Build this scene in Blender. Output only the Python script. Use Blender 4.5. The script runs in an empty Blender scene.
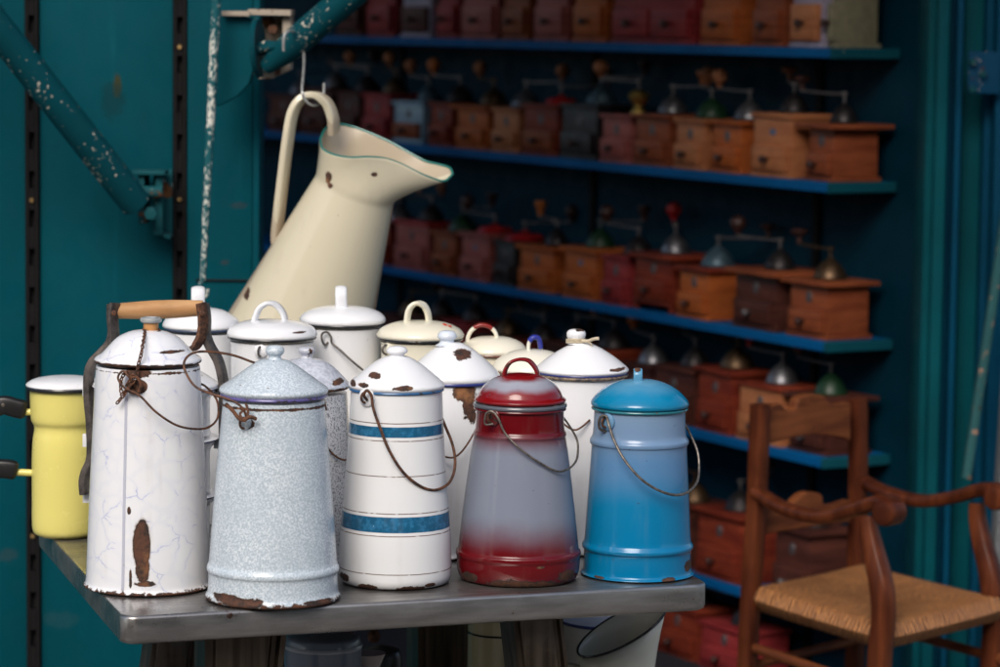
import bpy, math, random
from math import sin, cos, pi, radians, sqrt, atan2, tan, acos
from mathutils import Vector, Matrix
random.seed(7)
sc = bpy.context.scene
COL = sc.collection

# ------------------------------------------------------------------ camera
F, CX, CY = 3100.0, 500.0, 333.5
CAMZ, PITCH, ROLL = 1.446, math.atan(316.5 / 3100.0), 0.012
Fw = Vector((0, cos(PITCH), -sin(PITCH)))
R0, U0 = Vector((1, 0, 0)), Vector((0, sin(PITCH), cos(PITCH)))
Rt = R0 * cos(ROLL) + U0 * sin(ROLL)
Up = U0 * cos(ROLL) - R0 * sin(ROLL)
CAM = Vector((0, 0, CAMZ))
def ray(px, py): return Fw + Rt * ((px - CX) / F) - Up * ((py - CY) / F)
def at(px, py, Y):                      # point seen at a pixel, at distance Y
    d = ray(px, py); return CAM + d * (Y / d.y)
def onz(px, py, z):                     # ... on the horizontal plane z
    d = ray(px, py); return CAM + d * ((z - CAMZ) / d.z)
def onv(px, py, A, n):                  # ... on a vertical plane through A with normal n
    d = ray(px, py); return CAM + d * ((A - CAM).dot(n) / d.dot(n))
def proj(P):
    v = P - CAM; k = v.dot(Fw); return (CX + F * v.dot(Rt) / k, CY - F * v.dot(Up) / k)
cam = bpy.data.cameras.new('camera'); co = bpy.data.objects.new('camera', cam); COL.objects.link(co)
M = Matrix((Rt, Up, -Fw)).transposed().to_4x4(); M.translation = CAM
co.matrix_world = M
cam.sensor_width = 36; cam.lens = F / 1000 * 36; cam.clip_end = 3000; cam.clip_start = .05
cam.dof.use_dof = True; cam.dof.focus_distance = 3.83; cam.dof.aperture_fstop = 6.4
sc.camera = co

# ------------------------------------------------------------------ node helper
class NB:
    def __init__(s, name):
        s.m = bpy.data.materials.new(name); s.m.use_nodes = True
        s.nt = s.m.node_tree; s.b = s.nt.nodes['Principled BSDF']
        s._tc = None
    def n(s, t): return s.nt.nodes.new(t)
    def put(s, sock, v):
        if isinstance(v, bpy.types.NodeSocket): s.nt.links.new(v, sock)
        elif isinstance(v, (tuple, list)) and len(v) == 3 and sock.type == 'RGBA': sock.default_value = (*v, 1)
        else: sock.default_value = v
    def tc(s):
        if not s._tc: s._tc = s.n('ShaderNodeTexCoord')
        return s._tc.outputs['Object']
    def uv(s):
        s.tc(); return s._tc.outputs['UV']
    def xyz(s, v=None):
        k = s.n('ShaderNodeSeparateXYZ'); s.put(k.inputs[0], v or s.tc()); return k.outputs
    def math(s, op, a, b=0.0, clamp=False):
        k = s.n('ShaderNodeMath'); k.operation = op; k.use_clamp = clamp
        s.put(k.inputs[0], a); s.put(k.inputs[1], b); return k.outputs[0]
    def noise(s, scale, detail=3, vec=None, rough=.55, dist=0, out=0):
        k = s.n('ShaderNodeTexNoise'); s.put(k.inputs['Vector'], vec or s.tc())
        k.inputs['Scale'].default_value = scale; k.inputs['Detail'].default_value = detail
        k.inputs['Roughness'].default_value = rough; k.inputs['Distortion'].default_value = dist
        return k.outputs[out]
    def scalev(s, sx, sy, sz, vec=None):
        k = s.n('ShaderNodeMapping'); s.put(k.inputs[0], vec or s.tc()); k.inputs['Scale'].default_value = (sx, sy, sz); return k.outputs[0]
    def step(s, v, a, b, c=0.0, d=1.0):
        k = s.n('ShaderNodeMapRange'); k.interpolation_type = 'SMOOTHSTEP' if True else 'LINEAR'
        s.put(k.inputs[0], v); k.inputs[1].default_value = a; k.inputs[2].default_value = b
        k.inputs[3].default_value = c; k.inputs[4].default_value = d; return k.outputs[0]
    def mix(s, f, a, b):
        k = s.n('ShaderNodeMix'); k.data_type = 'RGBA'
        s.put(k.inputs[0], f); s.put(k.inputs[6], a); s.put(k.inputs[7], b); return k.outputs[2]
    def mixf(s, f, a, b):
        k = s.n('ShaderNodeMix'); s.put(k.inputs[0], f); s.put(k.inputs[2], a); s.put(k.inputs[3], b); return k.outputs[0]
    def bump(s, h, strength=.3, dist=.002, normal=None):
        k = s.n('ShaderNodeBump'); k.inputs['Strength'].default_value = strength; k.inputs['Distance'].default_value = dist
        s.put(k.inputs['Height'], h)
        if normal: s.put(k.inputs['Normal'], normal)
        return k.outputs[0]
    def out(s, col, rough=.5, metal=0.0, normal=None, coat=None, spec=None):
        s.put(s.b.inputs['Base Color'], col); s.put(s.b.inputs['Roughness'], rough); s.put(s.b.inputs['Metallic'], metal)
        if normal: s.put(s.b.inputs['Normal'], normal)
        if coat: s.b.inputs['Coat Weight'].default_value = coat; s.b.inputs['Coat Roughness'].default_value = .05
        if spec is not None: s.b.inputs['Specular IOR Level'].default_value = spec
        return s.m

def srgb(r, g, b):
    f = lambda c: ((c / 255 + .055) / 1.055) ** 2.4 if c > 10 else c / 255 / 12.92
    return (f(r), f(g), f(b))
WHITE = (.80, .81, .83)
RUSTA, RUSTB, RUSTC = (.022, .014, .011), (.095, .036, .018), (.30, .13, .05)

def rust_color(s, sc_=90):
    n = s.noise(sc_, 5, rough=.7); n2 = s.noise(sc_ * .35, 4)
    c = s.mix(s.step(n, .35, .62), RUSTA, RUSTB)
    return s.mix(s.step(n2, .55, .75), c, RUSTC)

def enamel(name, base=WHITE, grad=None, stripes=(), speckle=None, veins=False, chips=(), bottom=0, bottom_lo=0.0, top=None,
           tiny=.0, rough=.13, dirt=.25, streak=None, wob=.0015):
    """glossy enamel; chips = (x, z, rx, rz) on the camera side, in the part's own metres; bottom/top = height of the worn band"""
    s = NB(name); x, y, z = s.xyz()
    col = base
    if grad:                                     # sprayed colour bands along the height
        gz = s.math('ADD', z, s.math('MULTIPLY', s.math('SUBTRACT', s.noise(14, 3), .5), .022))
        col = grad[0][1]
        for (z0, c0), (z1, c1) in zip(grad, grad[1:]):
            col = s.mix(s.step(gz, z0, z1), col, c1)
    if speckle:
        sp = s.noise(speckle[0], 2, rough=.6)
        col = s.mix(s.step(sp, speckle[3], speckle[4]), speckle[1], speckle[2])
        col = s.mix(s.step(s.noise(16, 3), .35, .7, 0, .35), col, speckle[1])
    if veins:
        dv = s.n('ShaderNodeVectorMath'); dv.operation = 'ADD'; s.put(dv.inputs[0], s.tc())
        mul = s.n('ShaderNodeVectorMath'); mul.operation = 'SCALE'; s.put(mul.inputs[0], s.noise(28, 4, out=1)); mul.inputs['Scale'].default_value = .028
        s.put(dv.inputs[1], mul.outputs[0])
        vo = s.n('ShaderNodeTexVoronoi'); vo.feature = 'DISTANCE_TO_EDGE'; vo.inputs['Scale'].default_value = 38; s.put(vo.inputs['Vector'], dv.outputs[0])
        line = s.step(vo.outputs[0], .0, .035, 1, 0)
        brk = s.step(s.noise(34, 3), .50, .70)
        soft = s.step(vo.outputs[0], .0, .22, 1, 0)
        col = s.mix(s.math('MULTIPLY', soft, .10), col, (.45, .50, .72))
        col = s.mix(s.math('MULTIPLY', s.math('MULTIPLY', line, brk), .65), col, (.22, .28, .62))
    for (z0, z1, c) in stripes:
        e = .0003
        wz = s.math('ADD', z, s.math('MULTIPLY', s.math('SUBTRACT', s.noise(60, 2), .5), wob * .4))
        m_ = s.math('MULTIPLY', s.step(wz, z0 - e, z0 + e), s.step(wz, z1 - e, z1 + e, 1, 0))
        if z1 - z0 > .004:
            c = s.mix(s.step(s.noise(130, 3), .4, .7, 0, .55), c, tuple(v * 2.2 + .02 for v in c))
            m_ = s.math('MULTIPLY', m_, s.step(s.noise(220, 2), .22, .27))
        else:
            m_ = s.math('MULTIPLY', m_, s.step(s.noise(70, 2), .32, .42, .35, 1))
        col = s.mix(m_, col, c)
    # grime: soft vertical streaks and blotches
    st = s.noise(1, 4, vec=s.scalev(55, 55, 5)); bl = s.noise(22, 4)
    gr = s.math('MULTIPLY', s.step(st, .5, .8), s.step(bl, .38, .7))
    col = s.mix(s.math('MULTIPLY', gr, dirt), col, streak or (.42, .36, .28))
    # chips
    mask = None
    nz = s.math('MULTIPLY', s.math('SUBTRACT', s.noise(240, 5, rough=.72), .5), 1.5)
    nz2 = s.math('MULTIPLY', s.math('SUBTRACT', s.noise(85, 3), .5), 1.7)
    jag = s.math('ADD', nz, nz2)
    def mx(a, b): return b if a is None else s.math('MAXIMUM', a, b)
    for (cx, cz, rx, rz, *jg) in chips:
        dx = s.math('DIVIDE', s.math('SUBTRACT', x, cx), rx); dz = s.math('DIVIDE', s.math('SUBTRACT', z, cz), rz)
        d = s.math('SQRT', s.math('ADD', s.math('MULTIPLY', dx, dx), s.math('MULTIPLY', dz, dz)))
        d = s.math('SUBTRACT', 1.0, s.math('ADD', d, s.math('MULTIPLY', jag, jg[0] if jg else .72)))
        front = s.step(y, .002, .0, 0, 1)
        mask = mx(mask, s.math('MULTIPLY', d, front))
    if bottom:
        zz = s.math('SUBTRACT', 1.0, s.math('DIVIDE', s.math('SUBTRACT', z, bottom_lo), bottom))
        d = s.math('ADD', s.math('SUBTRACT', zz, .45), s.math('MULTIPLY', jag, 1.15))
        far = s.math('DIVIDE', s.math('SUBTRACT', bottom_lo + bottom * 2.2, z), bottom)
        mask = mx(mask, s.math('MINIMUM', d, far))
    if top:
        tz, th, off = top
        zz = s.math('SUBTRACT', 1.0, s.math('DIVIDE', s.math('ABSOLUTE', s.math('SUBTRACT', z, tz)), th))
        d = s.math('ADD', s.math('SUBTRACT', zz, off), s.math('MULTIPLY', jag, 1.2))
        mask = mx(mask, s.math('MINIMUM', d, zz))
    if tiny:
        d = s.math('SUBTRACT', s.noise(95, 3, rough=.6), 1 - tiny)
        mask = mx(mask, s.math('MULTIPLY', d, 5))
    if mask is None: nrm = s.bump(s.noise(30, 2), .06, .002); return s.out(col, s.step(bl, .3, .8, rough, rough + .12), 0, nrm)
    hard = s.step(mask, .0, .035); halo = s.step(mask, -.16, .02)
    col = s.mix(s.math('MULTIPLY', halo, .55), col, (.36, .27, .20) if sum(base) > 1.2 else (.05, .04, .04))
    col = s.mix(hard, col, s.mix(s.step(mask, .03, .22, .75, 0), rust_color(s), (.014, .011, .011)))
    h = s.math('ADD', s.math('MULTIPLY', hard, -1.0), s.math('MULTIPLY', s.math('MULTIPLY', hard, s.noise(260, 4)), .8))
    h = s.math('ADD', h, s.math('MULTIPLY', s.noise(30, 2), .12))
    rr = s.mixf(hard, s.step(bl, .3, .8, rough, rough + .12), .82)
    return s.out(col, rr, 0, s.bump(h, .6, .0012))

def paint(name, c, rough=.45, chipc=(.62, .58, .48), chip=.0, var=.25, cscale=60, stretch=(1, 1, 1), rust=.0, bumpy=.1, marks=()):
    s = NB(name)
    v = s.scalev(*stretch)
    col = s.mix(s.step(s.noise(3.5, 5, vec=v), .3, .72), c, tuple(k * (1 - var) for k in c))
    col = s.mix(s.step(s.noise(40, 4, vec=v), .5, .8, 0, .35), col, tuple(k * (1 - var * 1.3) + .004 for k in c))
    if chip:
        m_ = s.step(s.math('ADD', s.math('MULTIPLY', s.noise(cscale, 4, vec=v, rough=.65), .7), s.math('MULTIPLY', s.noise(cscale * .12, 2), .3)), 1 - chip, 1 - chip + .015)
        col = s.mix(m_, col, chipc)
    if rust:
        m2 = s.step(s.noise(18, 5, rough=.7), 1 - rust, 1 - rust + .03)
        col = s.mix(m2, col, rust_color(s, 60))
    for (mx_, mz_, rx, rz, c_, k_) in marks:
        x, y, z = s.xyz()
        dx = s.math('DIVIDE', s.math('SUBTRACT', x, mx_), rx); dz = s.math('DIVIDE', s.math('SUBTRACT', z, mz_), rz)
        d = s.math('ADD', s.math('SQRT', s.math('ADD', s.math('MULTIPLY', dx, dx), s.math('MULTIPLY', dz, dz))), s.math('MULTIPLY', s.math('SUBTRACT', s.noise(70, 5, rough=.7), .5), 1.6))
        col = s.mix(s.math('MULTIPLY', s.step(d, .55, 1.1, 1, 0), k_), col, c_)
    sv = s.noise(1, 3, vec=s.scalev(38, 38, 1.6)); col = s.mix(s.math('MULTIPLY', s.step(sv, .58, .78), s.step(s.noise(6, 4), .4, .7, 0, .45)), col, tuple(k * 1.9 + .006 for k in c))
    return s.out(col, s.step(s.noise(25, 3), .3, .7, rough, rough + .2), 0, s.bump(s.noise(90, 4), bumpy, .0015), spec=.08)

def flat(name, c, rough=.5, metal=0.0, var=.3, scale=60, bump=.15):
    s = NB(name)
    col = s.mix(s.step(s.noise(scale, 4), .3, .75), c, tuple(k * (1 - var) for k in c))
    return s.out(col, s.step(s.noise(scale * .6, 3), .3, .7, rough, min(1, rough + .15)), metal, s.bump(s.noise(scale * 2, 3), bump, .001))

def rustmetal(name, a=(.05, .028, .02), b=(.17, .07, .035), rough=.6, metal=.35, scale=160):
    s = NB(name); c = s.mix(s.step(s.noise(scale, 5, rough=.7), .38, .62), a, b)
    return s.out(c, rough, metal, s.bump(s.noise(400, 3), .5, .0006))

def wood(name, a, b, rough=.4, scale=1.0, axis=(6, 6, 70)):
    s = NB(name)
    v = s.scalev(*[k * scale for k in axis])
    n = s.noise(1.0, 6, vec=v, rough=.6, dist=.6); n2 = s.noise(14, 3)
    c = s.mix(s.step(n, .32, .68), a, b)
    c = s.mix(s.step(n2, .45, .8, 0, .5), c, tuple(k * .45 for k in a))
    return s.out(c, rough, 0, s.bump(n, .25, .0008), spec=.12)

# ------------------------------------------------------------------ mesh helper
def catmull(P, n=8, closed=False):
    P = [Vector(p) for p in P]; out = []; N = len(P)
    rng = range(N) if closed else range(N - 1)
    for i in rng:
        g = (lambda k: P[k % N]) if closed else (lambda k: P[max(0, min(N - 1, k))])
        a, b, c, d = g(i - 1), g(i), g(i + 1), g(i + 2)
        for j in range(n):
            t = j / n
            out.append(.5 * ((2 * b) + (c - a) * t + (2 * a - 5 * b + 4 * c - d) * t * t + (3 * b - a - 3 * c + d) * t ** 3))
    if not closed: out.append(P[-1].copy())
    return out

class MB:
    def __init__(s): s.v = []; s.f = []; s.uv = None
    def add(s, V, Fc):
        o = len(s.v); s.v += [tuple(p) for p in V]; s.f += [tuple(i + o for i in f) for f in Fc]; return s
    def box(s, c, size, rz=0, ch=0.0, rx=0, ry=0):
        x, y, z = [k / 2 for k in size]; c = Vector(c)
        m = Matrix.Rotation(rz, 3, 'Z') @ Matrix.Rotation(ry, 3, 'Y') @ Matrix.Rotation(rx, 3, 'X')
        if not ch:
            V = [Vector((a, b, d)) for d in (-z, z) for a, b in ((-x, -y), (x, -y), (x, y), (-x, y))]
            Fc = [(3, 2, 1, 0), (4, 5, 6, 7), (0, 1, 5, 4), (1, 2, 6, 5), (2, 3, 7, 6), (3, 0, 4, 7)]
        else:                            # chamfered edges
            import bmesh
            bm = bmesh.new(); bmesh.ops.create_cube(bm, size=1)
            for v in bm.verts: v.co = Vector((v.co.x * 2 * x, v.co.y * 2 * y, v.co.z * 2 * z))
            bmesh.ops.bevel(bm, geom=list(bm.edges), offset=ch, segments=2, affect='EDGES', profile=.6)
            V = [v.co.copy() for v in bm.verts]; Fc = [[v.index for v in f.verts] for f in bm.faces]; bm.free()
        return s.add([c + m @ v for v in V], Fc)
    def lathe(s, prof, seg=72, o=(0, 0, 0), ax=None, squash=1.0):
        """prof: (r, z) from one end to the other; ax: axis vector"""
        o = Vector(o); q = Matrix.Identity(3)
        if ax: q = Vector((0, 0, 1)).rotation_difference(Vector(ax).normalized()).to_matrix()
        V = []; rings = []
        for r, z in prof:
            if r < 1e-6: rings.append([len(V)]); V.append(o + q @ Vector((0, 0, z)))
            else:
                rings.append(list(range(len(V), len(V) + seg)))
                for k in range(seg):
                    a = 2 * pi * k / seg; V.append(o + q @ Vector((r * cos(a), r * sin(a) * squash, z)))
        Fc = []
        for A, B in zip(rings, rings[1:]):
            for k in range(seg):
                k2 = (k + 1) % seg
                if len(A) == 1 and len(B) == 1: continue
                if len(A) == 1: Fc.append((A[0], B[k], B[k2]) [::-1])
                elif len(B) == 1: Fc.append((A[k], A[k2], B[0]))
                else: Fc.append((A[k], A[k2], B[k2], B[k]))
        return s.add(V, Fc)
    def tube(s, P, r, seg=10, closed=False, flat_=None, bn=None, caps=True, ew=.45):
        """round tube of radius r (or list), or a strap: flat_=(half thickness, half width), bn = width direction"""
        P = [Vector(p) for p in P]; N = len(P); V = []; Fc = []
        T = []
        for i in range(N):
            if closed: t = P[(i + 1) % N] - P[i - 1]
            else: t = P[min(i + 1, N - 1)] - P[max(i - 1, 0)]
            T.append(t.normalized() if t.length > 1e-9 else Vector((0, 0, 1)))
        if bn is None:
            n = T[0].orthogonal().normalized(); frames = []
            for i in range(N):
                if i: n = T[i - 1].rotation_difference(T[i]) @ n
                n = (n - T[i] * n.dot(T[i])).normalized(); frames.append((n, T[i].cross(n)))
        else:
            bn = Vector(bn).normalized(); frames = []
            for i in range(N):
                b = (bn - T[i] * bn.dot(T[i])); b = b.normalized() if b.length > 1e-4 else T[i].orthogonal().normalized()
                frames.append((b.cross(T[i]).normalized(), b))
        for i in range(N):
            ri = r[i] if isinstance(r, (list, tuple)) else r
            a_, b_ = (ri, ri) if flat_ is None else (flat_[0] * ri, flat_[1] * ri)
            n, b = frames[i]
            for k in range(seg):
                a = 2 * pi * k / seg; ca, sa = cos(a), sin(a)
                if flat_ is not None:    # superellipse, rounded-rectangle section
                    e = .45; e = ew; ca = math.copysign(abs(ca) ** e, ca); sa = math.copysign(abs(sa) ** e, sa)
                V.append(P[i] + n * (a_ * ca) + b * (b_ * sa))
        M_ = N if closed else N - 1
        for i in range(M_):
            j = (i + 1) % N
            for k in range(seg):
                k2 = (k + 1) % seg; Fc.append((i * seg + k, i * seg + k2, j * seg + k2, j * seg + k))
        if caps and not closed:
            Fc.append(tuple(range(seg))[::-1]); Fc.append(tuple((N - 1) * seg + k for k in range(seg)))
        return s.add(V, Fc)
    def prism(s, pts, ext):
        n = len(pts); pts = [Vector(p) for p in pts]; ext = Vector(ext)
        V = pts + [p + ext for p in pts]
        Fc = [tuple(range(n))[::-1], tuple(range(n, 2 * n))] + [(k, (k + 1) % n, n + (k + 1) % n, n + k) for k in range(n)]
        return s.add(V, Fc)
    def build(s, name, mat, parent=None, bevel=0, smooth=35, sub=0, solid=0):
        me = bpy.data.meshes.new(name); me.from_pydata(s.v, [], s.f); me.update()
        import bmesh
        bm = bmesh.new(); bm.from_mesh(me); bmesh.ops.recalc_face_normals(bm, faces=bm.faces)
        if s.uv:
            L = bm.loops.layers.uv.new('UVMap')
            for f in bm.faces:
                for l in f.loops: l[L].uv = s.uv[l.vert.index]
        bm.to_mesh(me); bm.free()
        me.shade_smooth(); me.set_sharp_from_angle(angle=radians(smooth))
        o = bpy.data.objects.new(name, me); COL.objects.link(o)
        if mat: me.materials.append(mat)
        if parent: o.parent = parent
        if solid: md = o.modifiers.new('solid', 'SOLIDIFY'); md.thickness = solid; md.offset = -1
        if sub: md = o.modifiers.new('sub', 'SUBSURF'); md.levels = md.render_levels = sub
        if bevel:
            md = o.modifiers.new('bevel', 'BEVEL'); md.width = bevel; md.segments = 3; md.limit_method = 'ANGLE'; md.angle_limit = radians(40); md.harden_normals = False
        return o
def tag(o, label=None, cat=None, group=None, kind=None):
    if label: o['label'] = label
    if cat: o['category'] = cat
    if group: o['group'] = group
    if kind: o['kind'] = kind
    return o
def thing(name, loc, label, cat, group=None, rz=0):
    o = bpy.data.objects.new(name, None); COL.objects.link(o); o.location = loc; o.rotation_euler = (0, 0, rz)
    o.empty_display_size = .05
    return tag(o, label, cat, group)
def sm(P, n=6, closed=False): return catmull(P, n, closed)
def smp(prof, n=4):                      # smooth a lathe profile
    return [(max(0, p.x), p.y) for p in [Vector(q) for q in catmull([(a, b, 0) for a, b in prof], n)]]

# ------------------------------------------------------------------ materials
TEAL = (.0003, .068, .092)
def wm(px, py, rx, ry, c, k): p = at(px, py, 5.12); return (p.x, p.z, rx * 5.12 / F, ry * 5.12 / F, c, k)
M_teal = paint('teal wall paint', TEAL, .42, chip=.0, rust=.27, var=.22, stretch=(1, 1, .6), marks=[wm(117, 86, 5, 13, (.05, .045, .012), .9), wm(113, 100, 14, 22, (.004, .035, .04), .6),
    wm(8, 555, 12, 8, (.03, .06, .07), .5), wm(133, 560, 7, 18, (.02, .075, .09), .6), wm(240, 205, 9, 4, (.05, .04, .04), .4), wm(60, 620, 22, 10, (.02, .07, .085), .4), wm(225, 262, 5, 3, (.06, .04, .035), .4)])
M_teal2 = paint('teal bar paint', (.003, .062, .082), .4, chip=.385, cscale=150, rust=.24)
M_tealrod = paint('peeling rod paint', (.012, .10, .12), .5, chip=.484, cscale=260, stretch=(1, 1, .5), chipc=(.62, .62, .56))
M_bracket = paint('bracket paint', (.010, .085, .10), .5, chip=.37, rust=.42, cscale=120)
M_cream_bracket = paint('cream bracket paint', (.42, .36, .29), .6, chip=.40, rust=.42, chipc=(.1, .06, .04))
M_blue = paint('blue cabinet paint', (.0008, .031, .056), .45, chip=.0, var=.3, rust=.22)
M_teal_in = paint('teal cabinet edge paint', (.006, .085, .12), .45, chip=.36, var=.3)
M_shelf = paint('blue shelf paint', (.002, .115, .34), .4, chip=.30, var=.25)
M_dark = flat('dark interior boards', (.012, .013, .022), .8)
M_black = flat('black metal strip', (.006, .0055, .006), .6, .0)
M_black.node_tree.nodes['Principled BSDF'].inputs['Specular IOR Level'].default_value = .15
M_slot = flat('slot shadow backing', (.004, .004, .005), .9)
M_brass = flat('brass screw', (.42, .28, .12), .4, .8)
M_wire = rustmetal('rusty wire')
M_wire2 = rustmetal('grey wire', (.10, .09, .08), (.22, .19, .16), .45, .7)
M_iron = rustmetal('old iron strap', (.055, .050, .048), (.13, .11, .10), .5, .6, 60)
M_rust = rustmetal('rust', (.04, .02, .013), (.16, .065, .032), .8, .1)
M_galv = flat('zinc hook wire', (.62, .62, .60), .35, .6)
M_grip = wood('pale turned wood', (.42, .22, .095), (.56, .33, .16), .5, axis=(8, 60, 60))
M_blackplastic = flat('black plastic', (.012, .012, .013), .3)
M_chair = wood('chair wood', (.050, .012, .006), (.125, .034, .013), .3, axis=(30, 30, 4))
M_chair2 = wood('chair rail wood', (.095, .027, .011), (.21, .068, .024), .4, axis=(5, 5, 50))
M_glass = flat('knob glass', (.75, .8, .8), .05)
M_glass.node_tree.nodes['Principled BSDF'].inputs['Transmission Weight'].default_value = .8
M_ground = None
def m_ground():
    s = NB('paving'); v = s.tc()
    br = s.n('ShaderNodeTexBrick'); s.put(br.inputs['Vector'], v); br.inputs['Scale'].default_value = 4
    br.inputs['Color1'].default_value = (.16, .15, .14, 1); br.inputs['Color2'].default_value = (.20, .19, .175, 1); br.inputs['Mortar'].default_value = (.06, .057, .05, 1)
    br.inputs['Mortar Size'].default_value = .012
    c = s.mix(s.step(s.noise(3, 6), .35, .75, 0, .6), br.outputs[0], (.09, .085, .08))
    return s.out(c, .8, 0, s.bump(s.noise(60, 5), .3, .004))
M_ground = m_ground()
def m_steel(name, a, b, stretch, r0=.22):
    s = NB(name)
    n = s.noise(1, 5, vec=s.scalev(*stretch)); bl = s.noise(7, 5, rough=.65)
    c = s.mix(s.step(n, .3, .7), a, b); c = s.mix(s.step(bl, .5, .72, 0, .55), c, (.16, .145, .13))
    c = s.mix(s.step(s.noise(34, 5, rough=.7), .64, .70), c, (.13, .07, .05))
    r = s.math('ADD', s.step(bl, .3, .7, r0, r0 + .22), s.math('MULTIPLY', n, .12))
    sc1 = s.noise(1, 2, vec=s.scalev(12, 420, 200)); sc2 = s.noise(1, 2, vec=s.scalev(300, 14, 200))
    return s.out(c, r, .9, s.bump(s.math('ADD', s.math('ADD', n, bl), s.math('MULTIPLY', s.math('ADD', sc1, sc2), .4)), .18, .0012))
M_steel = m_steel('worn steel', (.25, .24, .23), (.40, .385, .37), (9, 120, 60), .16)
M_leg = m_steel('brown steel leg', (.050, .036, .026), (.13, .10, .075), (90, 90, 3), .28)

# ------------------------------------------------------------------ ground, kiosk, walls
g = MB().add([(-300, -300, 0), (300, -300, 0), (300, 300, 0), (-300, 300, 0)], [(0, 1, 2, 3)]).build('ground', M_ground); tag(g, kind='structure')

WY = 5.12                                 # the teal front wall
def wx(px, py, Y=WY): return at(px, py, Y).x
xe = wx(260, 150)                         # right edge of the front wall = the opening's left jamb
TOP = 2.60
front = thing('teal_metal_wall', (0, WY, 0), 'dark teal painted metal wall left of the dark grinder shelves, with two black slotted strips', 'wall')
def fpanel(x0, x1, dy=0.0, th=.03, z0=.02, z1=TOP, mat=M_teal, name='wall_panel'):
    return MB().box(((x0 + x1) / 2, dy + th / 2, (z0 + z1) / 2), (x1 - x0, th, z1 - z0), ch=.002).build(name, mat, front)
s1, s2 = wx(33, 300), wx(180, 300)
fpanel(-2.9, s1 - .012); fpanel(s1 + .012, s2 - .012); 
fpanel(s2 + .012, xe - .012, -.006); 
# folded jamb at the opening and seam line
fpanel(xe - .011, xe, -.012, .10, name='door_jamb')
zs = at(225, 278, WY).z
MB().box(((s2 + xe) / 2 + .004, -.0085, zs - .003), (xe - s2 - .045, .003, .0025)).build('panel_seam', M_slot, front)
for k, sx in enumerate((s1, s2)):
    m = MB(); w = .0215
    m.box((sx - w / 2 + .003, -.004, TOP / 2), (.006, .010, TOP - .04)); m.box((sx + w / 2 - .003, -.004, TOP / 2), (.006, .010, TOP - .04))
    z = .05
    while z < TOP - .05:
        m.box((sx, -.004, z), (w - .013, .0096, .036)); z += .064
    st = m.build('slotted_strip', M_black, front)
    MB().box((sx, .012, TOP / 2), (.024, .012, TOP - .04)).build('strip_backing', M_slot, front)
    for py in ((50, 200, 535) if k == 0 else (47, 199, 345, 490)):
        z = at(33 if k == 0 else 180, py, WY).z
        MB().lathe([(0, -.004), (.0032, -.004), (.0042, 0), (.0042, .003)], 16, (sx, -.0095, z), (0, 1, 0)).build('screw', M_brass, st)

# kiosk shell: roof, far walls, floor, so the inside is as dark as the real one
dS = Vector((-1650, 3100, 0)).normalized()          # direction of the shelves, away from the camera
nS = Vector((-dS.y, dS.x, 0))                       # towards the customers' side (left, to the camera)
if nS.y > 0: nS = -nS
ZC = [1.391, 1.118, .792, .552, .232]
C3 = at(826, 341, 6.3); C0 = Vector((C3.x, C3.y, 0)) # the front corner of the shelves, in plan
SD = .167                                            # shelf depth
W0 = C0 - nS * (SD + .004)                           # a point of the back panel
far_t = 4.3
kio = thing('market_kiosk', (-.8, 6.6, 0), 'dark kiosk shell with roof and plank floor enclosing the shelves of coffee grinders', 'kiosk')
def kb(name, pts, z0, z1, mat):
    pts = [Vector((p[0] - kio.location.x, p[1] - kio.location.y, z0)) for p in pts]
    return MB().prism(pts, (0, 0, z1 - z0)).build(name, mat, kio)
Wr = W0 - dS * .62; Wf = W0 + dS * far_t
poly = [(-2.95, WY + .14), (xe + .3, WY + .14), (Wr.x + .6, Wr.y - .55), (Wr.x + .9, Wr.y + .5), (Wf.x + .6, Wf.y + .6), (-2.95, Wf.y + .6)]
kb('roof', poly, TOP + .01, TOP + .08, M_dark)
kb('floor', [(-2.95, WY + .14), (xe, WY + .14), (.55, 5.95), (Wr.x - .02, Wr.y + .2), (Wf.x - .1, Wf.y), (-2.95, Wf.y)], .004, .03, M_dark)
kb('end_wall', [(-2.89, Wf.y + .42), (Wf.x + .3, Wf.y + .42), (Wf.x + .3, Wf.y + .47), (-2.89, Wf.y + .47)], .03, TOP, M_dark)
kb('end_wall', [(-2.95, WY + .16), (-2.90, WY + .16), (-2.90, Wf.y + .5), (-2.95, Wf.y + .5)], .03, 1.0, M_dark)  # kept low, open above, to let extra light onto the shelves from the left
# raised awning flap above the opening, carried by the two struts
fl = [Vector((-3.0, WY + .1, TOP + .09)), Vector((1.9, WY + .1, TOP + .09)), Vector((1.9, 4.20, 2.84)), Vector((-3.0, 4.20, 2.84))]
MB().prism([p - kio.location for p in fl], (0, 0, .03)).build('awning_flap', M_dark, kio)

shl = thing('display_shelving', (C0.x, C0.y, 0), 'long blue painted shelving receding into the dark kiosk, five shelves of coffee grinders', 'shelving', rz=0)
def sh(name, a0, a1, b0, b1, z0, z1, mat, bev=.0015):  # a along dS, b along -nS (away from the customer)
    o = shl.location
    pts = [C0 + dS * a + (-nS) * b - Vector((o.x, o.y, 0)) for a, b in ((a0, b0), (a1, b0), (a1, b1), (a0, b1))]
    for p in pts: p.z = z0
    return MB().prism(pts, (0, 0, z1 - z0)).build(name, mat, shl, bevel=bev)
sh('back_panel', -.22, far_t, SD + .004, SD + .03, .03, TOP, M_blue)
for k, z in enumerate(ZC):
    b = sh('shelf', .012, far_t, 0, SD, z - .020, z, M_shelf)
    sh('shelf_end_trim', 0, .010, 0, SD, z - .021, z + .0005, M_teal_in).parent = b; 
    bpy.data.objects[b.name].children[0].location = (0, 0, 0)
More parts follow.
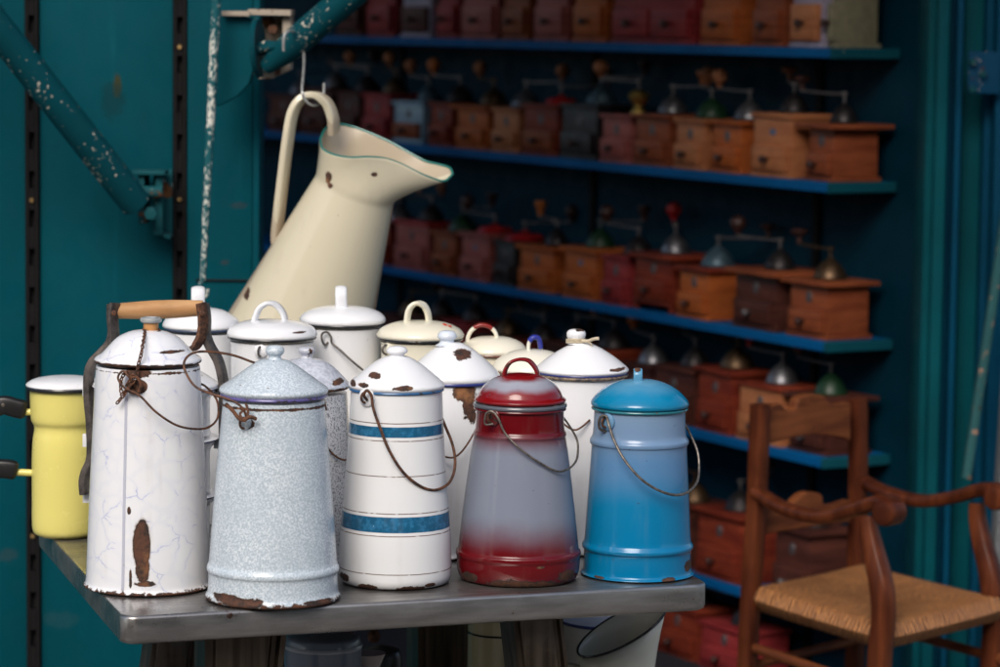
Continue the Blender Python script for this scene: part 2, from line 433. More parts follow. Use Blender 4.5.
for a in (.28, 1.25, 2.3, 3.3):
    for z0, z1 in [(.03, ZC[4] - .021)] + [(ZC[i] + .001, ZC[i - 1] - .021) for i in (4, 3, 2, 1)] + [(ZC[0] + .001, TOP - .01)]:
        pass
    sh('slotted_upright', a, a + .022, SD - .006, SD + .003, .03, TOP, M_black, 0)
# a near-black strip painted as the hinge gap's shade, and the folded blue door leaves at the right
dr = thing('folding_door', (1.0, 6.05, 0), 'folded blue and teal kiosk door leaves at the right edge behind the armchair', 'door')
def dp(px0, px1, Y, th, mat, name='door_fold', py=250, z1=TOP):
    a, b = at(px0, py, Y).x, at(px1, py, Y).x
    return MB().box(((a + b) / 2 - 1.0, Y - 6.05 + th / 2, z1 / 2 + .01), (b - a, th, z1 - .02), ch=.003).build(name, mat, dr)
M_b2 = paint('blue door paint', (.0015, .062, .125), .45, chip=.29, var=.3); M_b3 = paint('teal door paint', (.002, .085, .108), .45, chip=.325, cscale=35, var=.3)
dp(915.5, 922.8, 6.22, .03, M_slot, 'gap_shade_strip')
dp(923, 932, 6.10, .15, M_b3); dp(932.5, 944, 6.07, .15, M_b3); dp(944.5, 951, 6.12, .1, M_b2); dp(951.5, 958, 6.08, .12, M_b2)
dp(958.5, 980, 6.14, .1, M_b3); dp(980.5, 991, 6.10, .12, M_b2); dp(991.5, 1060, 6.05, .12, M_b2); dp(1060.5, 1300, 6.05, .12, M_b3)
hp = MB()
hp.box((at(987, 73, 5.99).x - 1.0, -.022, at(987, 73, 5.99).z), (.062, .012, .082), ch=.003)
hp.box((at(974, 60, 5.99).x - 1.0, -.030, at(974, 60, 5.99).z), (.014, .02, .012), ch=.003); hp.box((at(974, 88, 5.99).x - 1.0, -.030, at(974, 88, 5.99).z), (.014, .02, .012), ch=.003)
h = hp.build('hinge_plate', paint('hinge paint', (.005, .06, .13), .5, chip=.38, rust=.42), dr)
for px, py in ((975, 62), (975, 90), (985, 74)):
    p = at(px, py, 5.98); MB().lathe([(0, -.006), (.006, -.005), (.007, 0)], 14, (p.x - 1.0, p.y - 6.05 + .03, p.z), (0, 1, 0)).build('bolt', M_bracket, h)
bar = thing('leaning_bar', at(965, 480, 5.9), 'thin peeling teal bar leaning against the blue folded door at right', 'bar')
P0, P1 = at(966, 478, 5.9), at(1020, 120, 5.95)
MB().tube([P0 - bar.location, P1 - bar.location], 1, 14, flat_=(.009, .014), bn=(0, 1, 0)).build('flat_bar', paint('old bar paint', (.03, .11, .12), .55, chip=.43, rust=.42, chipc=(.35, .2, .14)), bar)
gp = thing('grey_post', (at(1010, 600, 5.8).x, 5.8, 0), 'weathered grey post at the far right edge beside the blue door', 'post')
a = at(992, 330, 5.8); zt = a.z
MB().prism([Vector((a.x, 0, .0)) - Vector((gp.location.x, 0, 0)), Vector((a.x + .14, 0, 0)) - Vector((gp.location.x, 0, 0)), Vector((a.x + .14, 0, zt + .3)) - Vector((gp.location.x, 0, 0)), Vector((a.x + .035, 0, zt + .06)) - Vector((gp.location.x, 0, 0))], (0, .06, 0)).build('grey_board', flat('weathered grey', (.13, .14, .15), .7), gp, bevel=.003)

# ------------------------------------------------------------------ struts and rod
def cyl(m, A, B, r, seg=28):
    m.tube([A, B], r, seg); return m
st = thing('awning_strut', at(150, 205, 5.05), 'peeling teal tube strut slanting up to the upper left corner from a rusty hinge', 'strut')
L = st.location
A, B = at(137, 205, 5.0), at(-720, -886, 4.3)
m = MB(); m.tube([A - L, A - L + (B - A) * .012, B - L], [.024, .0255, .0255], 32); tb = m.build('tube', M_teal2, st)
hb = MB()
p = at(150, 200, 5.05) - L
hb.box(p + Vector((.012, .028, -.004)), (.012, .07, .105), rz=.1, ch=.002); hb.box(p + Vector((-.012, .02, .003)), (.010, .06, .085), rz=-.05, ch=.002)
hb.box(at(163, 202, WY - .015) - L, (.032, .012, .108), ch=.003)
hb.box(at(150, 172, 5.06) - L, (.055, .06, .007), ch=.002); hb.box(at(163, 234, 5.08) - L, (.03, .05, .006), ry=.3, ch=.001)
hbo = hb.build('hinge_bracket', M_bracket, st)
MB().lathe([(0, -.03), (.009, -.03), (.010, -.026), (.010, .026), (0, .026)], 18, at(146, 192, 5.03) - L, (1, .1, 0)).build('hinge_pin', M_bracket, hbo)
MB().lathe([(0, -.012), (.011, -.010), (.012, 0)], 6, at(151, 213, 5.0) - L, (0, 1, 0)).build('bolt', M_bracket, hbo)

st2 = thing('awning_strut', at(262, 45, 4.95), 'peeling teal tube strut rising above the hanging cream jug', 'strut')
L = st2.location
m = MB()
cp = at(222, 0, 5.06)
# big half-round plate
pl = []
for px, py in ((222, 15), (240, 14), (250, 18), (255, 32), (255, 50), (254, 68), (249, 84), (238, 96), (222, 105), (215, 106), (214, 15)): pl.append(at(px, py, 4.98) - L)
m.prism(pl, (0, .03, 0)); m.build('round_plate', M_teal, st2, bevel=.002)
m = MB(); 
def q(px, py, Y=4.97): return at(px, py, Y) - L
m.prism([q(248, 9), q(291, 10), q(291, 16), q(249, 15)], (0, .09, 0))
m.prism([q(283, 16, 4.985), q(291, 16, 4.985), q(290, 70, 4.985), q(270, 79, 4.985), q(258, 79, 4.985), q(262, 73, 4.985), q(281, 66, 4.985)], (0, .07, 0))
m.prism([q(262, 17, 5.03), q(283, 17, 5.03), q(283, 70, 5.03), q(262, 76, 5.03)], (0, .01, 0))
m.build('bracket_box', M_cream_bracket, st2, bevel=.001)
MB().box(q(236, 13.5, 4.968), (.045, .012, .008), ch=.001).build('bracket_lip', M_cream_bracket, st2)
m = MB(); m.lathe([(0, -.004), (.046, -.004), (.048, 0), (.046, .004), (0, .004)], 40, q(258, 48, 4.955), (1, -.13, .05)); m.build('flange', M_teal2, st2)
A, B = at(284, 52, 4.93), at(1381, -886, 4.3)
m = MB(); m.tube([q(259, 49, 4.955), q(270, 48, 4.945), q(281, 52, 4.93)], 1, 16, flat_=(.010, .019), bn=(.6, -.8, 0)); m.build('strut_neck', M_teal2, st2)
m = MB(); m.tube([A - L + (B - A) * -.02, A - L, A - L + (B - A) * .01, B - L], [.012, .021, .0235, .0235], 32); m.build('tube', M_teal2, st2)
MB().lathe([(0, -.01), (.008, -.01), (.009, 0), (0, .0)], 6, q(273, 29, 5.0), (0, 1, 0)).build('bolt', M_rust, st2)

rod = thing('hanging_rod', at(203, 292, 4.93), 'narrow upright rod with white paint flaking off teal, by the right black strip', 'rod')
L = rod.location
P = [at(216.5, -60, 4.93) - L, at(216, 0, 4.93) - L, at(212, 90, 4.93) - L, at(207, 190, 4.93) - L, at(203, 280, 4.93) - L]
MB().tube(sm(P, 6), [.0074] * 10 + [.0074 - .003 * k / 14 for k in range(15)], 14).build('rod', M_tealrod, rod)
P = [at(203, 279, 4.93) - L, at(199, 287, 4.92) - L, at(200, 296, 4.92) - L, at(206, 296, 4.92) - L, at(208, 289, 4.92) - L]
MB().tube(sm(P), .0025, 8).build('hook', M_tealrod, rod)

# ------------------------------------------------------------------ the table
TH = .75
tA, tB = onz(122, 617, TH), onz(710, 583.5, TH)
ex = (tB - tA); TW = ex.length; ex = ex.normalized(); ey = Vector((-ex.y, ex.x, 0)); TD = .70
tab = thing('steel_table', (tA.x, tA.y, 0), 'worn grey steel table with rounded corners holding all the enamel cans', 'table')
tab.rotation_euler.z = atan2(ex.y, ex.x)
def rrect(w, d, r, n=6, rn=None):
    out = []
    for cx_, cy_, a0 in ((w - r, r, -pi / 2), (w - r, d - r, 0), (r, d - r, pi / 2), (r, r, pi)):
        for k in range(n + 1): a = a0 + pi / 2 * k / n; out.append((cx_ + r * cos(a), cy_ + r * sin(a)))
    return out
SK = .068
m = MB(); rings = []
for ins, z in ((.012, -.0335), (.004, -.034), (.001, -.032), (0, -.028), (0, -.004), (.0008, -.0015), (.0025, -.0002), (.005, 0), (.03, 0.0)):
    rings.append([(x, y, TH + z) for x, y in rrect(TW, TD, .020)])
    w, d = TW, TD; sx, sy = (w - 2 * ins) / w, (d - 2 * ins) / d
    rings[-1] = [(ins + x * sx, ins + y * sy, z_) for x, y, z_ in rings[-1]]
    rings[-1] = [(x + SK * y, y, z_) for x, y, z_ in rings[-1]]
n = len(rings[0]); V = [p for r in rings for p in r]
Fc = [(i * n + k, i * n + (k + 1) % n, (i + 1) * n + (k + 1) % n, (i + 1) * n + k) for i in range(len(rings) - 1) for k in range(n)]
Fc += [tuple(range(n))[::-1], tuple((len(rings) - 1) * n + k for k in range(n))]
m.add(V, Fc).build('tabletop', M_steel, tab, smooth=50)
# splayed legs: folded steel channels
Minv = (Matrix.Translation(tab.location) @ Matrix.Rotation(tab.rotation_euler.z, 4, 'Z')).inverted()
def leg(px0, px1, y0, px0b, px1b, dep, lean=.02, ridge=True):
    """front face between px0..px1 under the top, depth dep behind the front edge"""
    base = tA + ey * dep
    n_ = ey
    a, b = onv(px0, y0, base, n_), onv(px1, y0, base, n_)
    c, d = onv(px0b, 667, base, n_), onv(px1b, 667, base, n_)
    def ext(p, q_, z): t = (z - p.z) / (q_.z - p.z); return p + (q_ - p) * t
    zt = TH - .035
    pts = [ext(a, c, zt), ext(b, d, zt), ext(b, d, 0.005), ext(a, c, .005)]
    m = MB()
    P = [Minv @ p for p in pts]
    wv = P[1] - P[0]; w = wv.length; wv = wv.normalized()
    prof = [(0, .05), (0, .0), (.10, .0), (.12, -.006), (.5, -.008), (.80, -.006), (.84, -.001), (.90, -.001), (.93, -.008), (1, -.008), (1, .05), (.985, .05), (.985, .0), (.02, .01), (.02, .05)]
    V = []
    for (A_, B_) in ((P[0], P[1]), (P[3], P[2])):
        for u, v in prof: V.append(A_ + (B_ - A_) * u + Vector((0, v, 0)))
    k = len(prof); Fc = [(i, (i + 1) % k, k + (i + 1) % k, k + i) for i in range(k)]
    Fc += [tuple(range(k)), tuple(range(k, 2 * k))[::-1]]
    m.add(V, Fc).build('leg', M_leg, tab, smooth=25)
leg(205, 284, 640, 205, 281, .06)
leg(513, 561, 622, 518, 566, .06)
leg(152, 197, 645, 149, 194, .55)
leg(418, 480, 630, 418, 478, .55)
bn_ = thing('low_bench', (tA.x, tA.y, 0), 'low plank bench under the steel table on which the pots stand', 'bench', rz=tab.rotation_euler.z)
MB().box((.475, .335, .352), (.77, .41, .032), ch=.003).build('bench_top', M_dark, bn_)
for bx in (.14, .80): MB().box((bx, .335, .1705), (.04, .36, .329), ch=.003).build('bench_leg', M_dark, bn_)

# ------------------------------------------------------------------ enamel cans
class Pot:
    """a vessel standing on a surface, measured in pixels at its own distance"""
    def __init__(s, name, cx, Y, label, cat, group=None, z=TH, cyb=575, bot=None, half=60):
        if bot:                          # distance such that the near edge of the base is seen at row bot
            for _ in range(20): Y = onz(cx, bot, z).y + half * Y / F * 1.003
        s.Y = Y; p = onz(cx, 500, z); d = at(cx, cyb, Y)
        s.o = Vector((d.x, Y, z)); s.k = Y / F * 1.003; s.cx = cx
        s.t = thing(name, s.o, label, cat, group)
        tp = proj(s.o); s.cx0, s.by = tp
    def z(s, py, px=None):               # height above the base of a pixel row on the axis plane
        return at(s.cx if px is None else px, py, s.Y).z - s.o.z
    def pr(s, prof):
        out = []
        for a, b in prof: out.append((a * s.k, s.z(b) if b is not None else 0.0005))
        if prof[0][1] is None:           # keep the foot above the surface
            for i in range(1, 5): out[i] = (out[i][0], max(out[i][1], out[i - 1][1] + .0012))
        return out
    def p(s, px, py, dy=0.0):            # local point, dy metres towards the back
        return at(px, py, s.Y + dy) - s.o
    def chip(s, px, py, rx, ry, jg=.72):
        q_ = at(px, py, s.Y - (.068 if py > 540 else .05)) - s.o; return (q_.x, q_.z, rx * s.k, ry * s.k, jg)
def rad_at(prof, z):
    for (r0, z0), (r1, z1) in zip(prof, prof[1:]):
        if (z0 - z) * (z1 - z) <= 0 and abs(z1 - z0) > 1e-6: return r0 + (r1 - r0) * (z - z0) / (z1 - z0)
    return prof[-1][0]
def body(P, prof, mat, name='body', n=3, parent=None):
    pr = P.pr(prof); pr2 = smp(pr, n)
    pr2 = [(0, pr2[0][1] + .003)] + [(pr2[0][0] - .003, pr2[0][1] + .003)] + pr2 + [(0, pr2[-1][1] + .0)]
    MB().lathe(pr2, 96).build(name, mat, P.t, smooth=40); return pr
def lid(P, prof, mat, n=3, rim=None, rimr=.0016, name='lid', tilt=None):
    pr = smp(P.pr(prof), n)
    o = MB().lathe([(0, pr[-1][1] if False else pr[0][1] + .0)] + pr, 96).build(name, mat, P.t, smooth=40)
    if rim:
        r, z = P.pr([prof[0]])[0]
        c = [(r * cos(2 * pi * k / 96), r * sin(2 * pi * k / 96), z) for k in range(96)]
        MB().tube(c, rimr, 10, closed=True).build('rim', rim, o)
    return o
def ballknob(P, o, cx, prof, mat, name='knob'):
    c = P.p(cx, 350); pr = smp([(a * P.k, P.z(b)) for a, b in prof], 3)
    return MB().lathe(pr, 32, (c.x, 0, 0)).build(name, mat, o)
def ear(P, az, z, prof, mat, r=.010, ringmat=None):
    R = rad_at(prof, z); d = Vector((cos(az), sin(az), 0))
    m = MB(); c = d * (R + .0015) + Vector((0, 0, z))
    m.lathe(smp([(0, .0035), (r * .5, .0032), (r, .0008), (r, -.003)], 2), 24, c, d)
    e = m.build('ear', mat, P.t)
    u = Vector((0, 0, 1)); t = d.cross(u)
    ring = [c + d * .003 + (t * cos(a) * .2 + u * sin(a)) * .0062 + d * (.0055 * cos(a)) for a in [2 * pi * k / 20 for k in range(20)]]
    MB().tube(ring, .0015, 8, closed=True).build('eyelet', ringmat or M_wire, e)
    return c + d * .008
def bail(P, pts, mat, r=.0013, name='bail_wire', wob=0):
    L_ = sm([P.p(*p) for p in pts], 8)
    MB().tube(L_, r, 8).build(name, mat, P.t)
def strap(P, o, pts, ht, hw, mat, bn=(0, 1, 0), name='handle', n=8, sub=None):
    L_ = sm([P.p(*p) for p in pts], n)
    return MB().tube(L_, 1, 18, flat_=(ht, hw), bn=bn, ew=.75).build(name, mat, o)

GF = 'enamel cans along the front of the table'
GB = 'enamel pots in the back rows on the table'
# --- can 1: crackle white
P = Pot('milk_can', 148, 3.765, 'white can with pale blue crackle veins, oval rust patch and chained glass knob', 'milk can', GF, bot=598, half=64.5)
m1 = enamel('crackle enamel', WHITE, veins=True, chips=[P.chip(142, 545, 9, 26, .16), P.chip(143, 566, 7, 18, .25), P.chip(131, 508, 1.8, 4), P.chip(131, 578, 1.5, 10), P.chip(140, 371, 12, 6), P.chip(146, 583, 10, 3)], bottom=.0078, dirt=.35, top=(P.z(368), .003, .8))
pr = body(P, [(61, None), (64, 586), (64.5, 583), (62.5, 579), (61.5, 560), (59, 500), (55.5, 430), (52.6, 375), (51.5, 365)], m1)
l1 = enamel('crackle lid enamel', WHITE, veins=True, chips=[P.chip(170, 353, 12, 1.5), P.chip(201, 357, 6, 3)], top=(P.z(361.5), .0028, .15), dirt=.2)
lo = lid(P, [(50, 363), (53, 361.5), (53.5, 359), (51.5, 356.5), (46, 353), (39.5, 346), (31, 337.5), (20, 332), (10, 330), (0, 329.5)], l1)
ballknob(P, lo, 151, [(8, 333), (7.4, 330), (7.6, 324), (6.5, 321.5), (0, 321)], flat('copper collar', (.55, .27, .10), .35), 'knob_collar')
ballknob(P, lo, 151, [(0, 322.8), (8, 322.6), (10.4, 321.5), (11, 319.5), (10.2, 317.6), (7, 317), (5, 318), (0, 318.2)], flat('amber glass', (.85, .88, .88), .06) , 'glass_knob')
bpy.data.materials['amber glass'].node_tree.nodes['Principled BSDF'].inputs['Transmission Weight'].default_value = .6
MB().tube([Vector((rad_at(pr, z) * sin(a), -rad_at(pr, z) * cos(a) - .0004, z)) for a in [-radians(17)] for z in [pr[-1][1] - .006 - (pr[-1][1] - .014) * k / 20 for k in range(21)]], 1, 8, flat_=(.0010, .0017), bn=(1, 0, 0)).build('seam', enamel('seam enamel', (.50, .51, .60), tiny=.33, dirt=.5), P.t)
def chain(P, pts, link=.0058):
    path = sm([P.p(*p) for p in pts], 12); acc = 0; m = MB(); last = path[0]; i = 0; d = 0
    for a, b in zip(path, path[1:]):
        d += (b - a).length
        if d >= link * .72:
            d = 0; t = (b - a).normalized(); s_ = t.orthogonal().normalized(); s2_ = t.cross(s_)
            w = s_ if i % 2 else s2_; i += 1
            ring = [b + t * (link * .55 * cos(x)) + w * (link * .33 * sin(x)) for x in [2 * pi * k / 12 for k in range(12)]]
            m.tube(ring, .00085, 6, closed=True)
    return m.build('chain', M_rust, P.t)
F1 = -.066
chain(P, [(145, 330, -.014), (144, 338, -.044), (142.5, 346, -.059), (141, 355, -.069), (138, 366, F1 - .003), (136, 378, F1 - .003), (128, 388, F1 - .006), (122, 394, F1 - .005), (121, 381, F1 - .004), (126, 373, F1 - .004), (131, 381, F1 - .006), (126, 392, F1 - .006), (118, 402, F1 - .004)])
m = MB(); 
for a in range(2):
    m.tube(sm([P.p(126 + 5 * a, 386, F1), P.p(133, 377 - 3 * a, F1 - .006), P.p(141, 382 + 3 * a, F1 - .006), P.p(137, 393, F1 - .003), P.p(128, 391 - 4 * a, F1)], 5), .0017, 8)
m.tube(sm([P.p(147, 331, -.009), P.p(154, 333, -.013), P.p(160, 330, -.004), P.p(151, 327, .008), P.p(143, 329, -.002)], 5, True), .0012, 6, closed=True)
m.build('wire_tangle', M_rust, P.t)
MB().lathe(smp([(0, .003), (.006, .0028), (.0115, 0), (.0115, -.004)], 2), 20, P.p(140, 386, F1 + .004), (.0, -1, .1)).build('ear', M_rust, P.t)
bail(P, [(135, 387, F1), (129, 377, F1 - .008), (123, 371, F1 - .006), (118, 378, F1 - .006), (125, 388, F1 - .012), (140, 396, F1 - .014), (156, 412, F1 - .016), (176, 425, F1 - .008), (195, 429, -.04), (209, 427, -.02), (217.5, 418, -.002), (218, 404, .012), (213, 394, .024), (205, 386, .034), (198, 383, .040)], M_wire, .0014)

# --- tiffin carrier behind can 1
P = Pot('tiffin_carrier', 156, 3.945, 'stacked white food carrier in iron frame with turned wooden grip, behind the crackle can', 'food carrier')
wt = enamel('carrier enamel', WHITE, tiny=.30, dirt=.3)
M_navy = enamel('navy rim enamel', (.035, .05, .22), top=(0, .5, 1.15), dirt=.1)
M_blkrim = enamel('black rim enamel', (.018, .02, .024), tiny=.36, dirt=.1)
yb = P.by
tiers = [(yb, 492), (490, 436), (434, 385)]
for i, (b, t_) in enumerate(tiers):
    b0 = b if i else None
    o = MB().lathe(smp([(0, P.z(b) + .001), (50 * P.k, P.z(b) + .001), (54 * P.k, P.z(b - 5)), (54 * P.k, P.z(t_ + 16)), (57 * P.k, P.z(t_ + 9)), (60 * P.k, P.z(t_ + 3)), (59 * P.k, P.z(t_)), (0, P.z(t_))], 3), 80).build('tier', wt, P.t)
    c = [(60.5 * P.k * cos(2 * pi * k / 80), 60.5 * P.k * sin(2 * pi * k / 80), P.z(t_ + 2)) for k in range(80)]
    MB().tube(c, .0016, 8, closed=True).build('rim', M_navy, o)
    for sx in (-1, 1):
        MB().box((sx * 66 * P.k, .008, P.z(t_ + 6)), (.022, .006, .017), ch=.001).build('strap_tab', wt, o)
lid(P, [(60, 386), (63, 384), (60, 381), (46, 372), (25, 362), (0, 358)], wt, rim=M_navy)
m = MB()
for sx in (-1, 1):
    c = 158; f = lambda px, py, dy=0: P.p(c + sx * (px), py, dy)
    pts = [f(46, 304), f(46, 318), f(45, 332), f(48, 343), f(57, 353), f(65, 362), f(69, 375), f(69, 398), f(67, 420), f(66, 445), f(67, 460), f(72, 472), f(74, 482), f(73, 494)] if sx < 0 else [f(46, 304), f(48, 318), f(48, 334), f(52, 346), f(60, 360), f(64, 374), f(66, 390), f(66, 410), f(66, 440), f(66, 462), f(71, 474), f(74, 486), f(73, 496)]
    MB().tube(sm(pts, 6), 1, 12, flat_=(.0050, .0095), bn=(.3, 1, 0)).build('frame_strap', M_iron, P.t)
    pts = [f(43, 303, -.012), f(45, 318, -.012), f(44, 334, -.014), f(38 if sx > 0 else 44, 346, -.016), f(33 if sx > 0 else 42, 349, -.016)]
    MB().tube(sm(pts, 5), 1, 12, flat_=(.0032, .0085), bn=(.55, .8, 0)).build('spring_clamp', M_iron if sx < 0 else M_rust, P.t)
    MB().lathe(smp([(0, -.004), (.003, -.003), (.0035, .002)], 2), 14, f(44, 313, -.022), (0, 1, 0)).build('rivet', M_rust, P.t)
g_ = [P.p(118, 311), P.p(203, 308)]
L_ = [g_[0].lerp(g_[1], k / 14) for k in range(15)]
MB().tube(L_, [.0098 + .0022 * sin(pi * k / 14) for k in range(15)], 24).build('wooden_grip', M_grip, P.t)

# --- can 2: blue-grey granite
P = Pot('milk_can', 273, 3.70, 'blue grey granite speckled can with heavily rusted base rim, nearest on the table', 'milk can', GF, bot=611, half=67.5)
gs = (430, (.42, .50, .56), (.70, .76, .81), .38, .66)
m2 = enamel('granite enamel', (.6, .66, .7), speckle=gs, chips=[P.chip(242, 602, 25, 4.5), P.chip(250, 423, 5, 5), P.chip(225, 599, 12, 4), P.chip(318, 604, 14, 2)], bottom=.0085, dirt=.12, top=(P.z(404), .0022, .3))
pr = body(P, [(63, None), (67.5, 597), (68.2, 594), (66, 590), (65.3, 582), (65.2, 572), (66.6, 569), (66.8, 566), (65.6, 563), (64.4, 558), (61.5, 520), (56.5, 460), (52, 412), (51, 399)], m2)
l2 = enamel('granite lid enamel', (.6, .66, .7), speckle=gs, chips=[P.chip(278, 346, 3, 1)], tiny=.28, dirt=.1)
lo = lid(P, [(52, 394), (54.5, 391), (54.6, 388.5), (52.5, 386), (43, 379.5), (30, 370), (19, 362.5), (12, 359.5), (0, 358.5)], l2)
c = [(52.6 * P.k * cos(2 * pi * k / 90), 52.6 * P.k * sin(2 * pi * k / 90), P.z(395)) for k in range(90)]
MB().tube(c, .0018, 8, closed=True).build('rim', enamel('violet rim enamel', (.12, .10, .30), top=(0, .5, .78)), lo)
ballknob(P, lo, 275, [(10, 362), (7, 359), (6, 356), (8.5, 353.5), (9.5, 350.5), (8, 347), (4, 345.2), (0, 345)], l2)
c2 = ear(P, radians(-118), P.z(417), pr, l2, .008, M_rust)
F2 = -.064
m = MB(); m.tube(sm([P.p(226, 404, F2), P.p(233, 411, F2 - .006), P.p(241, 420, F2 - .008), P.p(250, 417, F2 - .010), P.p(256, 419, F2 - .006)], 5), .0024, 8)
m.tube(sm([P.p(246, 404, F2), P.p(248, 412, F2 - .008), P.p(245, 421, F2 - .010), P.p(240, 414, F2 - .008), P.p(246, 409, F2 - .006)], 5), .0016, 8).build('wire_end', M_rust, P.t)
bail(P, [(247, 419, F2 - .004), (243, 409, F2 - .008), (233, 401, F2 - .006), (212, 394, F2), (196, 387, F2 + .008), (187, 375, F2 + .014), (184, 363, F2 + .02), (191, 354, F2 + .03), (206, 351.5, F2 + .04), (232, 355, -.014), (258, 364, .0), (285, 372, .03), (310, 384, .066), (322, 396, .07), (326, 410, .055)], M_wire, .0015)

# --- can 3: grey granite behind
P = Pot('milk_can', 305, 3.945, 'light grey granite can with dark flecks and rusty knob, behind blue grey can', 'milk can', GB)
gs3 = (420, (.17, .18, .20), (.62, .65, .70), .34, .54)
m3 = enamel('dark fleck enamel', (.5, .52, .56), speckle=gs3, bottom=.006, dirt=.1)
yb = P.by
pr = body(P, [(50, None), (53, yb - 3), (51, yb - 12), (47, 480), (43, 420), (41, 392)], m3)
l3 = enamel('grey lid enamel', (.5, .52, .58), speckle=(200, (.42, .45, .52), (.60, .63, .70), .36, .60), chips=[P.chip(337, 384, 5, 3)], tiny=.27, top=(P.z(387), .003, .25))
lo = lid(P, [(42, 388), (44, 386), (43.5, 383), (40, 379), (28, 367), (16, 360), (0, 357)], l3)
ballknob(P, lo, 306.5, [(9, 360), (6, 357.5), (5.5, 355), (8, 352.5), (8.8, 350), (7, 347.5), (0, 346.5)], enamel('rusty knob enamel', (.5, .52, .58), chips=[P.chip(308, 347.5, 7, 2.5)], tiny=.35))
bail(P, [(305, 412, -.058), (318, 430, -.06), (331, 452, -.05), (345, 460, -.035), (356, 452, -.0)], M_wire)

# --- can 4: white with blue bands
P = Pot('milk_can', 395, 3.817, 'white can with two teal blue bands and thin brown pinstripes', 'milk can', GF, bot=592, half=56)
bl_ = (.012, .10, .20); br_ = (.16, .11, .08)
S = []
for a, b in ((438, 427.5), (533, 518)): S.append((P.z(a - 10.5), P.z(b - 10.5), bl_))   # stripes are seen on the near side, ~10 px lower than the axis
for y in (424, 441.5, 477.5, 514.5, 536, 573.5): S.append((P.z(y - 10.5 + .5), P.z(y - 10.5 - .5), br_))
def near(P, prof_half, py): return P.z(py - prof_half * ((py - 17) / F))
S = [(near(P, h_, a), near(P, h_, b), c) for a, b, c, h_ in
     [(438, 427.5, bl_, 47), (533.5, 518, bl_, 55)] + [(y + .45, y - .45, br_, h_) for y, h_ in ((424, 47), (441.5, 47), (477, 50), (514.5, 54), (537, 55), (575.5, 57))]]
m4 = enamel('banded enamel', (.79, .80, .81), stripes=S, chips=[P.chip(366, 589, 9, 4), P.chip(410, 590, 13, 3.8), P.chip(430, 587.5, 5, 2), P.chip(343, 582, 5, 4)], bottom=.003, dirt=.15)
pr = body(P, [(49, None), (53.5, 580), (56.5, 575), (57, 568), (56.6, 555), (56, 535), (54, 510), (50.5, 470), (47.5, 425), (46.3, 400), (46, 390)], m4)
l4 = enamel('white lid enamel', WHITE, chips=[P.chip(374, 377, 6, 3.2), P.chip(404, 388, 10, 2.4), P.chip(363, 386, 6, 2), P.chip(352, 386, 3, 2.5)], dirt=.1)
lo = lid(P, [(46.5, 388), (48.2, 386), (48.2, 383.5), (45.5, 380.5), (37, 373.5), (25, 364), (15, 358), (9, 356), (0, 355.5)], l4)
c = [(46.7 * P.k * cos(2 * pi * k / 90), 46.7 * P.k * sin(2 * pi * k / 90), P.z(388.8)) for k in range(90)]
MB().tube(c, .0016, 8, closed=True).build('rim', enamel('blue rim enamel', (.03, .13, .30), top=(0, .5, .85)), lo)
ballknob(P, lo, 397, [(12, 358), (8.5, 356), (7, 354.5), (10.3, 352.5), (10.6, 350), (8, 347), (3, 345.8), (0, 345.7)], enamel('worn knob enamel', WHITE, chips=[P.chip(402, 347.5, 7, 2.2), P.chip(393, 347, 3, 2.6)]))
ear(P, radians(-127), P.z(393), pr, l4, .0115, M_rust)
F4 = -.052
bail(P, [(367, 400, F4), (364, 395, F4 - .006), (367, 390.5, F4 - .008), (371.5, 396, F4 - .008), (373, 407, F4 - .009), (379, 425, F4 - .012), (389, 450, F4 - .016), (403, 472, F4 - .014), (420, 486, -.056), (435, 490, -.04), (448, 484, -.02), (454, 472, -.004), (455, 458, .006), (452, 443, .014), (446, 428, .026), (441, 416, .032)], M_wire, .0018)

# --- can 5
P = Pot('milk_can', 451, 4.0, 'white can with navy lid rim and long jagged rust chip, behind banded and red cans', 'milk can', GB)
m5 = enamel('chipped white enamel', WHITE, chips=[P.chip(465, 392, 11, 10), P.chip(470, 405, 7, 14), P.chip(472, 415, 4, 9), P.chip(486, 382, 16, 2.2), P.chip(455, 381, 14, 1.8)], bottom=.006, dirt=.3)
yb = P.by
pr = body(P, [(54, None), (56, yb - 3), (54, yb - 12), (51, 480), (46, 410), (44, 384), (44, 378)], m5)
l5 = enamel('white chipped lid enamel', WHITE, chips=[P.chip(462, 356.5, 8.5, 4.6)], dirt=.08)
lo = lid(P, [(45, 380), (47, 378), (47, 374.5), (43, 369), (32, 358.5), (20, 349), (11, 344), (7, 342.5), (0, 342)], l5, rim=M_navy, rimr=.0026)
ballknob(P, lo, 447, [(12, 345.5), (8, 343), (7, 340.5), (9.5, 338), (9.6, 335), (7, 331.5), (3, 330.5), (0, 330.3)], enamel('blue white knob enamel', (.66, .72, .80), tiny=.33))
ear(P, radians(-20), P.z(382), pr, m5, .009, M_rust)
bail(P, [(497, 380, -.02), (499, 386, -.02), (490, 400, -.045), (470, 440, -.075), (455, 457, -.08), (440, 455, -.07)], M_wire)

